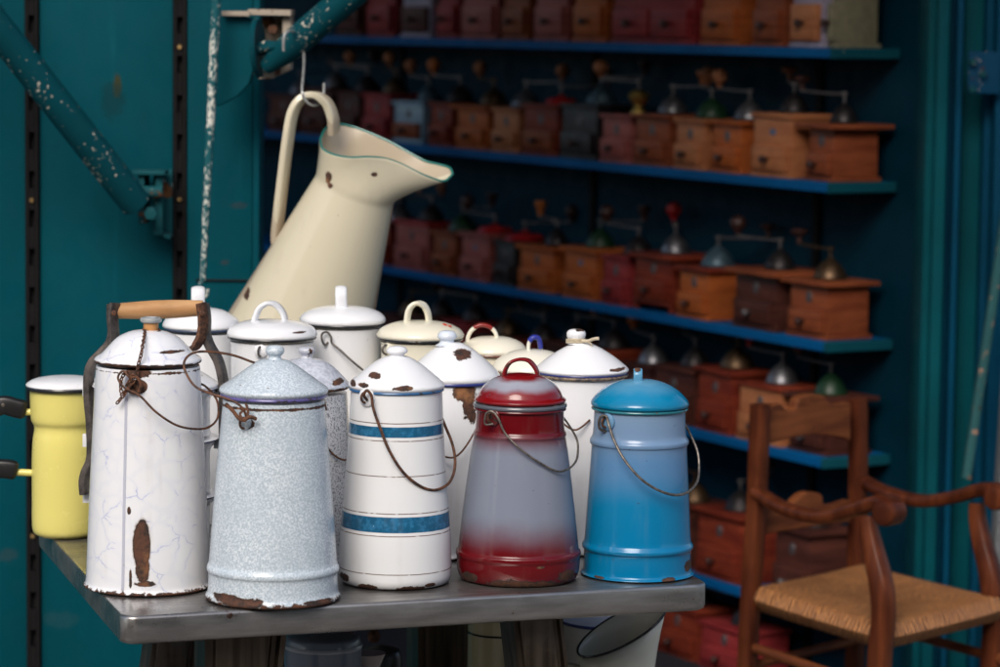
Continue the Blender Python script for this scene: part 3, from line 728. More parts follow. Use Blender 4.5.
# --- can 6: red and grey
P = Pot('milk_can', 518, 3.853, 'red and grey shaded can with loop handled lid and worn red foot', 'milk can', GF, bot=589, half=60)
RED, GREY = (.115, .0025, .005), (.20, .225, .29)
m6 = enamel('red shaded enamel', (.3, .2, .2), grad=[(P.z(548), RED), (P.z(508), GREY), (P.z(452), GREY), (P.z(429), RED), (P.z(380), RED)], chips=[P.chip(470, 580, 7, 5), P.chip(512, 585, 24, 6), P.chip(540, 586, 18, 5), P.chip(567, 579, 9, 6), P.chip(541, 567, 4, 1.2)], tiny=.25, dirt=.08, rough=.10)
pr = body(P, [(53, None), (58, 577), (61, 571), (62.3, 562), (62.3, 556), (63.2, 553), (62.8, 549.5), (61, 547), (59.5, 535), (55.5, 500), (49.5, 455), (46.5, 437), (47, 434), (46.2, 431), (44.8, 428), (44.2, 415), (44, 405)], m6)
m6g = enamel('grey band enamel', (.10, .11, .13), dirt=.1)
RED2 = (.20, .004, .006)
l6 = enamel('red shaded lid enamel', (.3, .2, .2), grad=[(P.z(400), RED2), (P.z(391), RED2), (P.z(383), (.30, .31, .37)), (P.z(379), (.33, .34, .40)), (P.z(374), RED2)], tiny=.30, dirt=.05, rough=.08)
lo = lid(P, [(44, 402), (45.8, 400.5), (46, 398.5), (42.5, 395.5), (40.5, 391), (36.5, 385.5), (29, 379.5), (18, 375), (8, 373.3), (0, 373)], l6, n=4)
c = [(45 * P.k * cos(2 * pi * k / 90), 45 * P.k * sin(2 * pi * k / 90), P.z(404.5)) for k in range(90)]
MB().tube(c, .0030, 10, closed=True).build('rim', m6g, lo)
c = [(45.2 * P.k * cos(2 * pi * k / 90), 45.2 * P.k * sin(2 * pi * k / 90), P.z(408)) for k in range(90)]
MB().tube(c, .0018, 10, closed=True).build('rim', m6, lo)
strap(P, lo, [(504, 379, -.008), (505, 371, -.008), (510, 363, -.006), (519, 359.5, -.002), (528, 360.5, .002), (534, 366, .006), (537, 372, .008), (537.5, 378, .008)], .0022, .0055, enamel('red handle enamel', (.22, .010, .012), tiny=.40, rough=.12), bn=(.35, 1, 0))
ear(P, radians(-127), P.z(413), pr, enamel('red ear enamel', (.12, .012, .012), tiny=.42), .0105, M_rust)
F6 = -.048
bail(P, [(493, 424, F6 - .004), (485, 424, F6 - .006), (486, 414, F6 - .008), (492, 411.5, F6 - .010), (498, 418, F6 - .012), (505, 433, F6 - .014), (519, 448, F6 - .018), (537, 461, -.062), (556, 471, -.05), (568, 469, -.035), (576, 461, -.015), (578, 450, .0), (577, 440, .010), (572, 430, .022), (566, 421, .030), (562, 416, .034)], M_wire2, .0014)

# --- can 7: blue
P = Pot('milk_can', 637, 3.892, 'bright blue shaded can with turquoise lid, rightmost on the table', 'milk can', GF, bot=584, half=56.5)
m7 = enamel('blue shaded enamel', (.1, .25, .4), grad=[(P.z(565), (.001, .17, .36)), (P.z(505), (.003, .18, .37)), (P.z(462), (.09, .22, .41)), (P.z(430), (.17, .27, .42)), (P.z(400), (.20, .30, .43))], chips=[P.chip(668, 581, 7, 2), P.chip(690, 572, 4, 5), P.chip(600, 580, 5, 1)], tiny=.27, bottom=.0015, dirt=.06, rough=.10)
pr = body(P, [(54, None), (56.8, 574), (57.2, 571.5), (55, 569.5), (54.2, 562), (54, 550), (55.8, 547), (56.2, 544), (54.6, 541), (53.4, 535), (51.4, 500), (49, 463), (48.2, 446), (49.6, 443), (49.8, 439.5), (48, 436.5), (46.8, 432), (46.2, 420), (46, 409)], m7)
l7 = enamel('turquoise lid enamel', (.03, .26, .42), grad=[(P.z(404), (.001, .17, .32)), (P.z(394), (.004, .20, .38)), (P.z(383), (.07, .27, .45)), (P.z(378), (.12, .33, .50))], dirt=.06, rough=.08)
lo = lid(P, [(47, 406.5), (49, 405), (49.3, 402.5), (47.5, 399), (42, 393), (34, 387), (23, 382), (11, 379.5), (0, 379)], l7, n=4)
c = [(47.4 * P.k * cos(2 * pi * k / 90), 47.4 * P.k * sin(2 * pi * k / 90), P.z(408)) for k in range(90)]
MB().tube(c, .0018, 10, closed=True).build('rim', enamel('teal rim enamel', (.02, .16, .20), top=(0, .5, 1.0), dirt=.1), lo)
strap(P, lo, [(638, 384, -.010), (638, 375, -.011), (638, 370.5, -.006), (638, 369.5, 0), (638, 371, .006), (638, 378, .010), (638, 383, .010)], .0022, .0056, enamel('blue tab enamel', (.10, .30, .46), chips=[P.chip(639, 373, 3, 3)]), bn=(1, 0, 0))
ear(P, radians(-135), P.z(418), pr, enamel('blue ear enamel', (.14, .28, .44), tiny=.3), .0108, M_rust)
F7 = -.040
bail(P, [(606, 432, F7 + .002), (599.5, 428, F7 - .002), (600, 418, F7 - .006), (606, 416, F7 - .009), (609, 425, F7 - .012), (614, 440, -.064), (624, 459, -.074), (640, 478, -.080), (658, 490, -.076), (675, 495, -.064), (688, 492, -.046), (697, 482, -.020), (699, 468, .0), (697.5, 452, .010), (692, 438, .022), (687, 428, .032), (684, 423, .036)], M_wire2, .0017)

# --- can 8
P = Pot('milk_can', 579, 4.04, 'white can with broken lid knob tied with string, between red and blue cans', 'milk can', GB)
m8 = enamel('plain white enamel', WHITE, bottom=.006, dirt=.2, tiny=.24)
yb = P.by
pr = body(P, [(50, None), (53, yb - 3), (51, yb - 12), (49.5, 520), (46, 450), (43, 384), (43, 376)], m8)
l8 = enamel('white lid enamel b', WHITE, chips=[P.chip(618, 371, 8, 1.6)], dirt=.06)
lo = lid(P, [(45, 372), (46.8, 370), (46.5, 368), (43, 364.5), (32, 356), (20, 348.5), (11, 344), (8, 342.5), (0, 342)], l8, rim=M_navy, rimr=.0015)
c = [(45 * P.k * cos(2 * pi * k / 90), 45 * P.k * sin(2 * pi * k / 90), P.z(374.5)) for k in range(90)]
MB().tube(c, .0022, 8, closed=True).build('rim', rustmetal('worn rim', (.06, .05, .06), (.30, .22, .14), .6, .1), lo)
ballknob(P, lo, 576, [(9, 344), (8, 340), (9.5, 336), (9.2, 332), (6, 329.5), (0, 329)], enamel('broken knob enamel', WHITE, chips=[P.chip(582, 331.5, 5.5, 3.5)]))
m = MB()
for a in range(3): m.tube(sm([P.p(576 + 9.5 * cos(t), 339.5 + a * 1.5, .0117 * sin(t)) for t in [2 * pi * k / 12 for k in range(12)]], 3, True), .0011, 6, closed=True)
m.tube(sm([P.p(582, 341, -.012), P.p(588, 341, -.014), P.p(594, 339, -.012), P.p(599, 338.5, -.012)], 4), .0022, 8)
m.tube(sm([P.p(584, 341, -.012), P.p(590, 343, -.014), P.p(592, 346, -.014)], 4), .0013, 8)
m.build('tied_string', flat('string', (.62, .53, .38), .9), lo)
ear(P, radians(-150), P.z(383), pr, m8, .009, M_rust)
bail(P, [(552, 393, -.04), (551, 384, -.045), (546, 380, -.045), (541, 384, -.05), (546, 400, -.06), (560, 420, -.07), (575, 430, -.07), (590, 420, -.06)], M_wire)

# --- the pots behind
def pot(cx, Y, label, lidprof, bodyprof, hpts, hw, base, rimm, group=GB, hm=None, hbn=(0, 1, 0), ht=.0022, chips=(), name='lidded_pot', cat='pot', lchips=(), earpx=None):
    P = Pot(name, cx, Y, label, cat, group); yb = P.by
    mb = enamel('pot enamel', base, tiny=.26, dirt=.22, bottom=.003); ml = enamel('pot lid enamel', base, chips=[P.chip(*q_) for q_ in lchips], tiny=.25, dirt=.06)
    b0, b1 = bodyprof[0]
    pr = body(P, [(b0 - 4, None), (b0, yb - 3), (b0, yb - 9)] + bodyprof[1:], mb)
    lo = lid(P, lidprof, ml, rim=rimm, rimr=.0022)
    if hpts: strap(P, lo, hpts, ht, hw, hm or ml, hbn)
    if earpx:
        px, py = earpx; az = -acos(max(-1, min(1, (px - cx) / bodyprof[-1][0])))
        ear(P, az, P.z(py - 5), pr, mb, .009, M_wire2)
    return P, lo, mb, ml, pr
WH2 = (.78, .79, .77)
pot(201, 4.235, 'white pot with low domed lid at the back left, beneath the flaking rod', [(37, 328), (39, 326), (38.5, 323), (35, 318), (24, 311), (12, 308), (0, 307)], [(36, None), (36, 400), (36, 345), (37, 332)], [(198, 311, -.014), (198, 299, -.016), (198, 292, -.012), (198, 289, 0), (198, 291, .012), (198, 300, .016), (198, 309, .014)], .0095, WHITE, enamel('grey blue rim', (.05, .07, .12), tiny=.3), hbn=(1, .4, 0), ht=.0042)
P, *_ = pot(271, 4.15, 'white pot with black lid edge and arched handle, left of the tallest back pot', [(43, 337), (45, 335), (44.5, 331.5), (40, 326), (28, 321.5), (14, 320), (0, 319.5)], [(41, None), (41, 420), (41, 352), (42, 341)], [(253.5, 325, -.01), (256, 316, -.01), (260, 308, -.009), (268, 303.5, -.006), (276, 305, 0), (283, 313, .004), (286.5, 325, .006)], .0068, WHITE, M_blkrim, hbn=(.45, 1, 0), ht=.0032, lchips=[(300, 333, 6, 1), (268, 302.5, 3, 1)], earpx=(263, 352))
P, *_ = pot(341, 4.25, 'tall white pot with grey wire hook, its lid highest on the table', [(41, 323), (43, 321), (42.5, 317), (37, 312), (26, 308), (13, 306), (0, 305.5)], [(39, None), (39, 420), (39, 340), (40, 327)], [(341.5, 309, -.016), (341, 297, -.018), (341, 290.5, -.012), (341, 288.5, -.002), (341, 291, .010), (341, 300, .016), (341, 308, .016)], .0082, WHITE, M_blkrim, hbn=(1, .35, 0), ht=.0042)
bail(P, [(328, 342, -.052), (325, 345, -.054), (322, 340, -.056), (322, 334, -.056), (327, 332, -.058), (331, 337, -.06), (332, 343, -.06), (340, 350, -.062), (352, 361, -.064), (366, 373, -.06), (376, 385, -.05)], M_wire2, .0015, 'wire_hook')
CREAM = (.78, .74, .60)
P, lo, mb, ml, pr = pot(418, 4.20, 'cream yellow pot with black lid edge and a tiny red flower on its lid', [(41.5, 338), (43.6, 336), (43.4, 333), (39, 328), (27, 323), (14, 321), (0, 320.5)], [(39, None), (39, 420), (39, 352), (40.5, 341)], [(407, 325, -.010), (408, 314, -.010), (411, 307, -.009), (417, 303.5, -.006), (424, 306, 0), (428, 314, .004), (429, 326, .006)], .0068, CREAM, M_blkrim, hbn=(.5, 1, 0), ht=.0032, earpx=(387, 352))
for (px, py, r_, c_) in ((445, 325.6, 2.6, (.7, .06, .03)), (450, 327, 2.0, (.7, .09, .04)), (448, 329.5, 2.2, (.2, .28, .06)), (442, 328, 1.5, (.25, .3, .08))):
    q_ = P.p(px, py, -.012 - .0009 * (py - 320)); MB().lathe([(0, .0012), (r_ * P.k, .0), (0, -.0014)], 12, q_ + Vector((0, -.001, .0016)), (.35, -.3, 1)).build('painted_petal', flat('petal paint', c_, .3), lo)
P, lo, mb, ml, pr = pot(490, 4.26, 'cream pot with a red topped arch handle, behind the red can', [(33, 353), (34.5, 351), (34, 348), (29, 342.5), (19, 338), (9, 336.5), (0, 336)], [(31, None), (31, 420), (31, 362), (32, 354)], [(467.5, 343, -.004), (468, 337, -.004), (471, 331, -.004), (475, 327.5, -.004)], .0062, (.80, .76, .63), enamel('brown rim', (.16, .07, .05), tiny=.3), hbn=(0, 1, 0), ht=.003)
strap(P, lo, [(474, 328, -.004), (478, 325.7, -.004), (482.5, 325, -.004), (488, 326, -.004), (492, 328.5, -.004)], .0031, .0063, enamel('dark red handle enamel', (.22, .02, .015), tiny=.3), name='red_grip')
strap(P, lo, [(491.5, 328, -.004), (495, 332, -.004), (497, 338, -.004), (497.5, 344, -.004)], .003, .0062, ml)
P, lo, mb, ml, pr = pot(529, 4.15, 'low cream pot with a blue tipped handle, left of the string tied lid', [(38, 371), (40, 369), (39.5, 366), (34, 359), (23, 352.5), (11, 349.5), (0, 349)], [(34, None), (34, 430), (34, 385), (37, 373)], [(529, 354, -.006), (528.5, 346, -.006), (530, 339.5, -.006)], .0055, (.80, .77, .66), enamel('brown rim b', (.16, .08, .05), tiny=.3), ht=.0026)
strap(P, lo, [(529.5, 341, -.006), (533, 337.5, -.006), (538, 338, -.004), (540, 343, -.002), (540.5, 347, 0)], .0036, .0068, enamel('cobalt handle enamel', (.03, .04, .30), tiny=.3), name='blue_grip')
strap(P, lo, [(540.3, 345, 0), (541, 350, .002), (541, 355, .004)], .0026, .0055, ml)

# --- yellow pot
P = Pot('double_handled_pot', 66, 4.165, 'pale yellow enamel pot with white lid and two black handles, at the left end', 'pot', cyb=535, bot=541, half=34)
YEL = (.76, .68, .20)
my = enamel('yellow enamel', YEL, dirt=.12, rough=.2, streak=(.5, .42, .16)); yb = P.by
pr = body(P, [(28, None), (32.5, yb - 4), (34, yb - 12), (34, 500), (34, 460), (33, 440), (31.5, 430), (31.8, 425), (34.6, 419), (35.5, 405), (35.8, 392), (36, 388)], my, n=4)
lo = lid(P, [(38, 387), (39.6, 385), (38, 382.5), (31, 379), (16, 376.5), (0, 376)], enamel('white pot lid', WHITE, dirt=.1, tiny=.28), rim=M_blkrim, rimr=.0030)
for (A_, B_, G) in (((31, 412), (22, 412), [(26, 410), (16, 408), (4, 405), (-6, 409), (-12, 416), (-15, 425)]), ((33, 473), (14, 472), [(17, 471), (8, 469), (-4, 469), (-14, 474)])):
    h_ = MB().tube([P.p(*A_), P.p(*B_)], .0048, 14).build('handle_stem', my, P.t)
    G_ = sm([P.p(px, py, -.002 * i) for i, (px, py) in enumerate(G)], 5)
    MB().tube(G_, [1.0 * min(1, .75 + .12 * k) for k in range(len(G_))], 16, flat_=(.0125, .010), bn=(0, 1, 0)).build('black_grip', M_blackplastic, h_)
MB().lathe([(0, -.002), (.0022, -.0015), (.003, 0)], 12, P.p(3, 405, -.013), (0, 1, 0)).build('rivet', M_wire2, P.t)

# ------------------------------------------------------------------ things under the table
SHZ = .37
def under(name, cx, Y, label, cat, bodyprof, mat, lidprof=None, lm=None):
    P = Pot(name, cx, Y, label, cat, 'enamelware under the table', z=SHZ, cyb=650)
    yb = P.by
    pr = smp([(bodyprof[0][0] * P.k, .002)] + [(a * P.k, P.z(b)) for a, b in bodyprof[1:]], 4)
    MB().lathe([(0, .002)] + pr + [(0, pr[-1][1])], 72).build('body', mat, P.t, smooth=40)
    return P
P = under('grey_pot', 323, 3.95, 'slate blue enamel pot under the table beside the broad left leg', 'pot', [(36, 0), (38, 700), (39, 662), (39.5, 648), (38.5, 640), (35, 635), (20, 632)], enamel('slate enamel', (.19, .23, .30), dirt=.15))
MB().lathe([(39.8 * P.k, P.z(647)), (40.6 * P.k, P.z(645)), (39.8 * P.k, P.z(643))], 72).build('rim', enamel('slate rim', (.4, .44, .5)), P.t)
P = under('small_bowl', 369, 4.0, 'small white bowl with pink edge under the table, right of the slate pot', 'bowl', [(8, 0), (10, 720), (11, 672), (14, 660), (17, 653)], enamel('pinkish enamel', (.62, .52, .48)))
P = under('coffee_pot', 380, 4.18, 'dark pot with rusty round lid knob under the table', 'pot', [(18, 0), (22, 700), (22, 655), (14, 648), (4, 645)], flat('dark enamel', (.03, .035, .04), .3))
MB().lathe(smp([(0, 0), (.007, .003), (.009, .010), (.006, .017), (0, .019)], 3), 20, P.p(374, 642, -.03), (0, -.4, 1)).build('knob', M_rust, P.t)
P = under('yellow_canister', 501, 4.15, 'pale yellow canister with dark lid line under the table between two legs', 'canister', [(32, 0), (34, 720), (34, 660), (34, 620), (33, 612)], enamel('buff enamel', (.66, .56, .32)))
c = [(34.3 * P.k * cos(2 * pi * k / 72), 34.3 * P.k * sin(2 * pi * k / 72), P.z(631)) for k in range(72)]
MB().tube(c, .0014, 8, closed=True).build('lid_line', M_blkrim, P.t)
P = under('white_bucket', 606, 4.18, 'plain white enamel bucket with blue lip standing under the table behind the cream jug', 'bucket', [(40, 0), (42, 720), (45, 660), (47, 625), (46, 619)], enamel('bucket enamel', (.74, .73, .76)))
c = [(47.3 * P.k * cos(2 * pi * k / 72), 47.3 * P.k * sin(2 * pi * k / 72), P.z(620)) for k in range(72)]
MB().tube(c, .0022, 8, closed=True).build('rim', M_navy, P.t)

# body builder for jugs with slanted, spouted mouths
def slant_jug(root, rings, mat, rimmat, thick=.0016, rimr=.0022, name='body'):
    """rings: list of closed point lists from the base up"""
    n = len(rings[0]); V = [p for r in rings for p in r]
    Fc = [(i * n + k, i * n + (k + 1) % n, (i + 1) * n + (k + 1) % n, (i + 1) * n + k) for i in range(len(rings) - 1) for k in range(n)]
    b = MB().add(V + [sum((Vector(p) for p in rings[0]), Vector()) / n], Fc + [(k, len(V), (k + 1) % n) for k in range(n)]).build(name, mat, root, smooth=60, solid=thick)
    MB().tube(rings[-1], rimr, 8, closed=True).build('mouth_rim', rimmat, b)
    return b
N = 72
P = Pot('cream_jug', 618, 4.02, 'cream white jug with slanting dark edged mouth standing under the table', 'jug', 'enamelware under the table', z=SHZ, cyb=650)
jm = enamel('ivory enamel', (.74, .70, .56), tiny=.25, dirt=.12)
rings = []
for f in [0, .1, .3, .5, .7, .85, 1]:
    zz = P.z(690) * f + .002; rr = (42 - 6 * f) * P.k
    rings.append([(rr * cos(2 * pi * k / N), rr * sin(2 * pi * k / N), zz) for k in range(N)])
L_, Rr = P.p(577.5, 651), P.p(666, 608)
for f in [.25, .5, .75, 1]:
    ring = []
    for k in range(N):
        a = 2 * pi * k / N; x = cos(a)
        lo_ = Vector((36 * P.k * cos(a), 36 * P.k * sin(a), P.z(690)))
        cx_ = (L_.x + Rr.x) / 2; wv = (Rr.x - L_.x) / 2
        hi = Vector((cx_ + wv * x, .034 * sin(a), (L_.z + Rr.z) / 2 + (Rr.z - L_.z) / 2 * x - .024 * (-sin(a)) * -1 * -1 * -1 if False else (L_.z + Rr.z) / 2 + (Rr.z - L_.z) / 2 * x + .016 * sin(a)))
        e = f ** 1.6 if x > 0 else f
        ring.append((lo_.x + (hi.x - lo_.x) * e, lo_.y + (hi.y - lo_.y) * f, lo_.z + (hi.z - lo_.z) * f))
    rings.append(ring)
slant_jug(P.t, rings, jm, M_blkrim, rimr=.0017)
strap(P, P.t, [(579, 668, .0), (566, 668, .01), (558, 690, .012), (562, 730, .012), (574, 748, .0)], .004, .008, jm)

# ------------------------------------------------------------------ the hanging jug
JY = 4.66; k = JY / F
S0 = at(355, 189, JY)
jug = thing('hanging_jug', at(300, 430, JY), 'very large cream enamel jug tilted and hanging by its handle from a wire hook', 'jug')
O = jug.location
up_i = Rt * sin(radians(22)) + Up * cos(radians(22)); rt_i = Rt * cos(radians(22)) - Up * sin(radians(22))
tl = radians(15)
away = Fw
zax = (up_i * cos(tl) - away * sin(tl)).normalized(); yax = (away * cos(tl) + up_i * sin(tl)).normalized(); xax = rt_i.normalized()
def J(x, y, z): return S0 + xax * (x * k) + yax * (y * k) + zax * (z * k / cos(tl)) - O
rings = []
for zz, rr in ((-232, 83), (-230, 87.5), (-227, 88.5), (-180, 77.5), (-120, 65), (-60, 52.5), (-20, 44.3), (-4, 41), (0, 40.4), (3, 41)):
    rings.append([J(rr * cos(2 * pi * i / N), rr * sin(2 * pi * i / N), zz) for i in range(N)])
far_ = [(452.5, 174, 0), (450, 168, .012), (439, 164.5, .022), (425, 161, .032), (408, 152, .042), (390, 142, .052), (370, 133, .062), (352, 126.5, .068), (337, 124, .062), (326, 128, .040), (320.5, 139, 0)]
near_ = [(320.5, 139, 0), (323, 149, -.046), (335, 155, -.064), (350, 157.5, -.070), (368, 157, -.066), (385, 158.5, -.056), (401, 164, -.045), (418, 172.5, -.034), (434, 179, -.022), (445, 181, -.012), (452.5, 174, 0)]
def even(P, n):
    P = catmull([at(a, b, JY + c) for a, b, c in P], 10); D = [0]
    for a, b in zip(P, P[1:]): D.append(D[-1] + (b - a).length)
    out = []
    for q_ in range(n):
        d = D[-1] * q_ / n; i_ = max(k_ for k_ in range(len(D)) if D[k_] <= d + 1e-9); i_ = min(i_, len(P) - 2)
        out.append(P[i_].lerp(P[i_ + 1], (d - D[i_]) / max(1e-9, D[i_ + 1] - D[i_])))
    return out
topw = [p - O for p in even(far_, N // 2) + even(near_, N // 2)]
angs = [2 * pi * i / N for i in range(N)]
for f in (.12, .3, .5, .68, .84, .95, 1.0):
    ring = []
    for i, a in enumerate(angs):
        b_ = J(41 * cos(a), 41 * sin(a), 3); t_ = topw[i]; v_ = t_ - b_
        up_ = zax * v_.dot(zax); sd_ = v_ - up_
        e = f ** (1.3 if cos(a) > 0 else 1.15)
        ring.append(b_ + up_ * f + sd_ * e)
    rings.append(ring)
def lc(px, py, rx, ry): q_ = at(px, py, JY - .06) - O; return (q_.x, q_.z, rx * k, ry * k)
jcol = (.60, .55, .41)
jm = enamel('cream jug enamel', jcol, chips=[lc(328, 178, 3.2, 6), lc(330, 186, 2.5, 3), lc(374, 174.5, 3.5, 2), lc(243, 296, 4, 6), lc(352, 128, 5, 2.5), lc(338, 148, 3, 1.4)], tiny=.235, dirt=.3, rough=.07)
tq = enamel('turquoise rim enamel', (.02, .16, .14), top=(0, .8, 1.22), dirt=.1)
slant_jug(jug, rings, jm, tq, thick=.0018, rimr=.0019)
hp_ = [(334, 133, .02), (333, 118, .012), (327, 103, .008), (315, 95.5, .004), (302, 99, 0), (293, 113, -.002), (288, 140, -.002), (283, 180, .004), (279.5, 210, .010), (277, 238, .022), (280, 252, .03)]
MB().tube(sm([at(a, b, JY + c) - O for a, b, c in hp_], 7), 1, 16, flat_=(.0060, .0125), bn=(.45, 1, 0)).build('handle', jm, jug)
hk = thing('wire_hook', at(305, 60, 4.66), 'pale bent wire hook over the teal strut holding the cream jug', 'hook')
L = hk.location
hpts = [(283.5, 51, 4.862), (283.5, 42, 4.858), (285, 34, 4.858), (290, 31, 4.868), (296, 34, 4.91), (303, 50, 4.925), (304, 62, 4.84), (303, 78, 4.70), (302, 90, 4.645), (304, 98, 4.642), (310, 104.5, 4.65), (317, 105, 4.668), (323, 98, 4.684), (324, 83, 4.684)]
MB().tube(sm([at(*p_) - L for p_ in hpts], 6), .0021, 10).build('hook_wire', M_galv, hk)

# ------------------------------------------------------------------ the armchair
BN, BF, FN, FF = onz(752, 592, .43), onz(862, 568, .43), onz(884, 632, .43), onz(1003, 603, .43)
ch = thing('rush_seat_armchair', ((BN.x + FF.x) / 2, (BN.y + FF.y) / 2, 0), 'dark brown wooden armchair with woven rush seat standing before the grinder shelves', 'armchair')
L = Vector(ch.location)
def lp(px, py, A, B, off=0.0):            # point on the vertical plane through A and B
    n_ = Vector((-(B - A).y, (B - A).x, 0)).normalized(); return onv(px, py, A + n_ * off, n_) - L
bdir = (BF - BN).normalized(); sdir = (FN - BN).normalized()
def post(name, A, pts, hw, hd, foot, mat=M_chair):
    n_ = Vector((0, 1, 0)); P_ = [onv(px, py, A, n_) - L for px, py in pts]; last = P_[-1].copy()
    f = Vector((last.x + foot[0], last.y + foot[1], 0.0)); P_ += [last.lerp(f, .5), f]
    return MB().tube(sm(P_, 5), 1, 16, flat_=(hw, hd), bn=bdir.cross(Vector((0, 0, 1))).normalized() if True else None).build(name, mat, ch)
post('rear_post', BN, [(760, 404), (759, 440), (757, 500), (753, 560), (750, 610)], .0165, .015, (-.01, .0))
post('rear_post', BF, [(857, 399), (858, 440), (858, 500), (857, 560), (856, 610)], .0165, .015, (0, .0))
def board(name, px, A=BN, B=BF, th=.02, off=0, mat=M_chair2):
    n_ = Vector((-(B - A).y, (B - A).x, 0)).normalized()
    pts = [lp(x, y, A, B, off) for x, y in px]; pts[0]
    return MB().prism(pts, n_ * th).build(name, mat, ch, bevel=.003, smooth=40)
def dens(pts, n=5): return [(p.x, p.y) for p in catmull([(a, b, 0) for a, b in pts], n)]
top_ = dens([(767, 411), (774, 405), (781, 404), (786, 409), (791, 411), (797, 407), (799, 399), (806, 395.5), (815, 394), (824, 396), (828, 401), (833, 404), (840, 404), (851, 402)])
bot_ = dens([(851, 441), (838, 437), (818, 435), (798, 437), (780, 441), (767, 445)])
board('top_rail', top_ + bot_, off=-.008)
top_ = dens([(766, 511), (778, 508), (790, 506), (797, 500), (804, 494), (812, 492), (822, 495), (824, 503), (832, 505), (842, 503), (851, 500)])
bot_ = dens([(851, 522), (838, 524), (818, 526), (798, 529), (780, 532), (766, 535)])
board('middle_rail', top_ + bot_, off=-.008)
def arm(A, B, pts, scroll):
    P_ = [lp(x, y, A, B) for x, y in pts]
    a_ = sm(P_, 7); nn = len(a_)
    o = MB().tube(a_, [.85 + .25 * (i / nn) for i in range(nn)], 16, flat_=(.0122, .018), bn=bdir, ew=.6).build('armrest', M_chair, ch)
    c_ = lp(*scroll, A, B)
    MB().lathe(smp([(0, -.024), (.016, -.0238), (.0215, -.020), (.0225, -.01), (.0225, .01), (.0215, .020), (.016, .0238), (0, .024)], 2), 28, c_, bdir).build('scroll', M_chair, o)
arm(BN, FN, [(757, 492), (784, 508), (822, 517), (857, 509), (880, 502), (893, 507)], (889.5, 512))
arm(BF, FF, [(859, 478), (885, 492), (922, 501), (955, 497), (980, 490), (998, 490)], (1000, 497))
def fsup(A, B, C, pts, hw=.013):
    P_ = [lp(x, y, A, B) for x, y in pts]; f = P_[-1].copy(); f.z = 0
    P_ += [P_[-1].lerp(f, .5), f]
    a_ = sm(P_, 5); nn = len(a_)
    MB().tube(a_, [.72 + .36 * min(1, max(0, i / 16)) for i in range(nn)], 16, flat_=(.0165, .0165), bn=bdir).build('front_leg', M_chair, ch)
fsup(BN, FN, 0, [(868, 516), (870, 532), (874, 552), (880, 577), (883.5, 602), (883, 627), (880, 655), (879, 700)])
fsup(BF, FF, 0, [(977, 503), (978, 520), (983, 545), (990, 572), (994, 600), (994, 630), (992, 660), (991, 700)])
# woven seat
def m_rush():
    s = NB('woven rush'); u, v, _ = s.xyz(s.uv())
    uu = s.math('ABSOLUTE', s.math('SUBTRACT', u, .5)); vv = s.math('ABSOLUTE', s.math('SUBTRACT', v, .5))
    mn = s.math('MINIMUM', uu, vv)
    w = s.math('SINE', s.math('ADD', s.math('MULTIPLY', mn, 230), s.math('MULTIPLY', s.noise(45, 3), 9)))
    c = s.mix(s.step(w, -.9, .3), (.09, .04, .018), (.56, .235, .07))
    c = s.mix(s.step(s.noise(18, 6, rough=.7), .38, .62, 0, .7), c, (.26, .10, .03))
    c = s.mix(s.step(s.math('ABSOLUTE', s.math('SUBTRACT', uu, vv)), .0, .012, .6, 0), c, (.12, .06, .03))
    return s.out(c, .6, 0, s.bump(s.math('ADD', w, s.noise(120, 3)), .7, .003))
G = 28; m = MB(); V = []; UV = []
cr = [BN - L, FN - L, FF - L, BF - L]
cen = sum(cr, Vector()) / 4
for side in (0, 1):
    for j in range(G + 1):
        for i in range(G + 1):
            u, v = i / G, j / G
            p_ = (cr[0] * (1 - u) + cr[1] * u) * (1 - v) + (cr[3] * (1 - u) + cr[2] * u) * v
            p_ = cen + (p_ - cen) * 1.04
            e = min(u, 1 - u, v, 1 - v); t_ = min(1, e / .055); h_ = .022 * sqrt(max(0, 1 - (1 - t_) ** 2))
            dip = .010 * (min(abs(u - .5), .5) ** 2 + min(abs(v - .5), .5) ** 2 - .3)
            p_ = p_ + Vector((0, 0, (h_ - .012 + dip) if side == 0 else (-h_ - .012))); V.append(p_); UV.append((u, v))
n1 = (G + 1) ** 2; Fc = []
for side in (0, 1):
    for j in range(G):
        for i in range(G):
            a = side * n1 + j * (G + 1) + i; f_ = (a, a + 1, a + G + 2, a + G + 1); Fc.append(f_ if side == 0 else f_[::-1])
m.add(V, Fc); m.uv = UV; m.build('rush_seat', m_rush(), ch, smooth=80)
rail = lambda A, B, z, r, name='stretcher': MB().tube([Vector((A.x, A.y, z)) - Vector((L.x, L.y, 0)), Vector((B.x, B.y, z)) - Vector((L.x, L.y, 0))], r, 14).build(name, M_chair2, ch)
zst = (lp(762, 663, BN, BF) + L).z
rail(BN, BF, zst, .0085); rail(FN, FF, .28, .009); rail(BN, FN, .20, .009); rail(BF, FF, .20, .009); rail(BN, FN, .33, .009); rail(BF, FF, .33, .009)

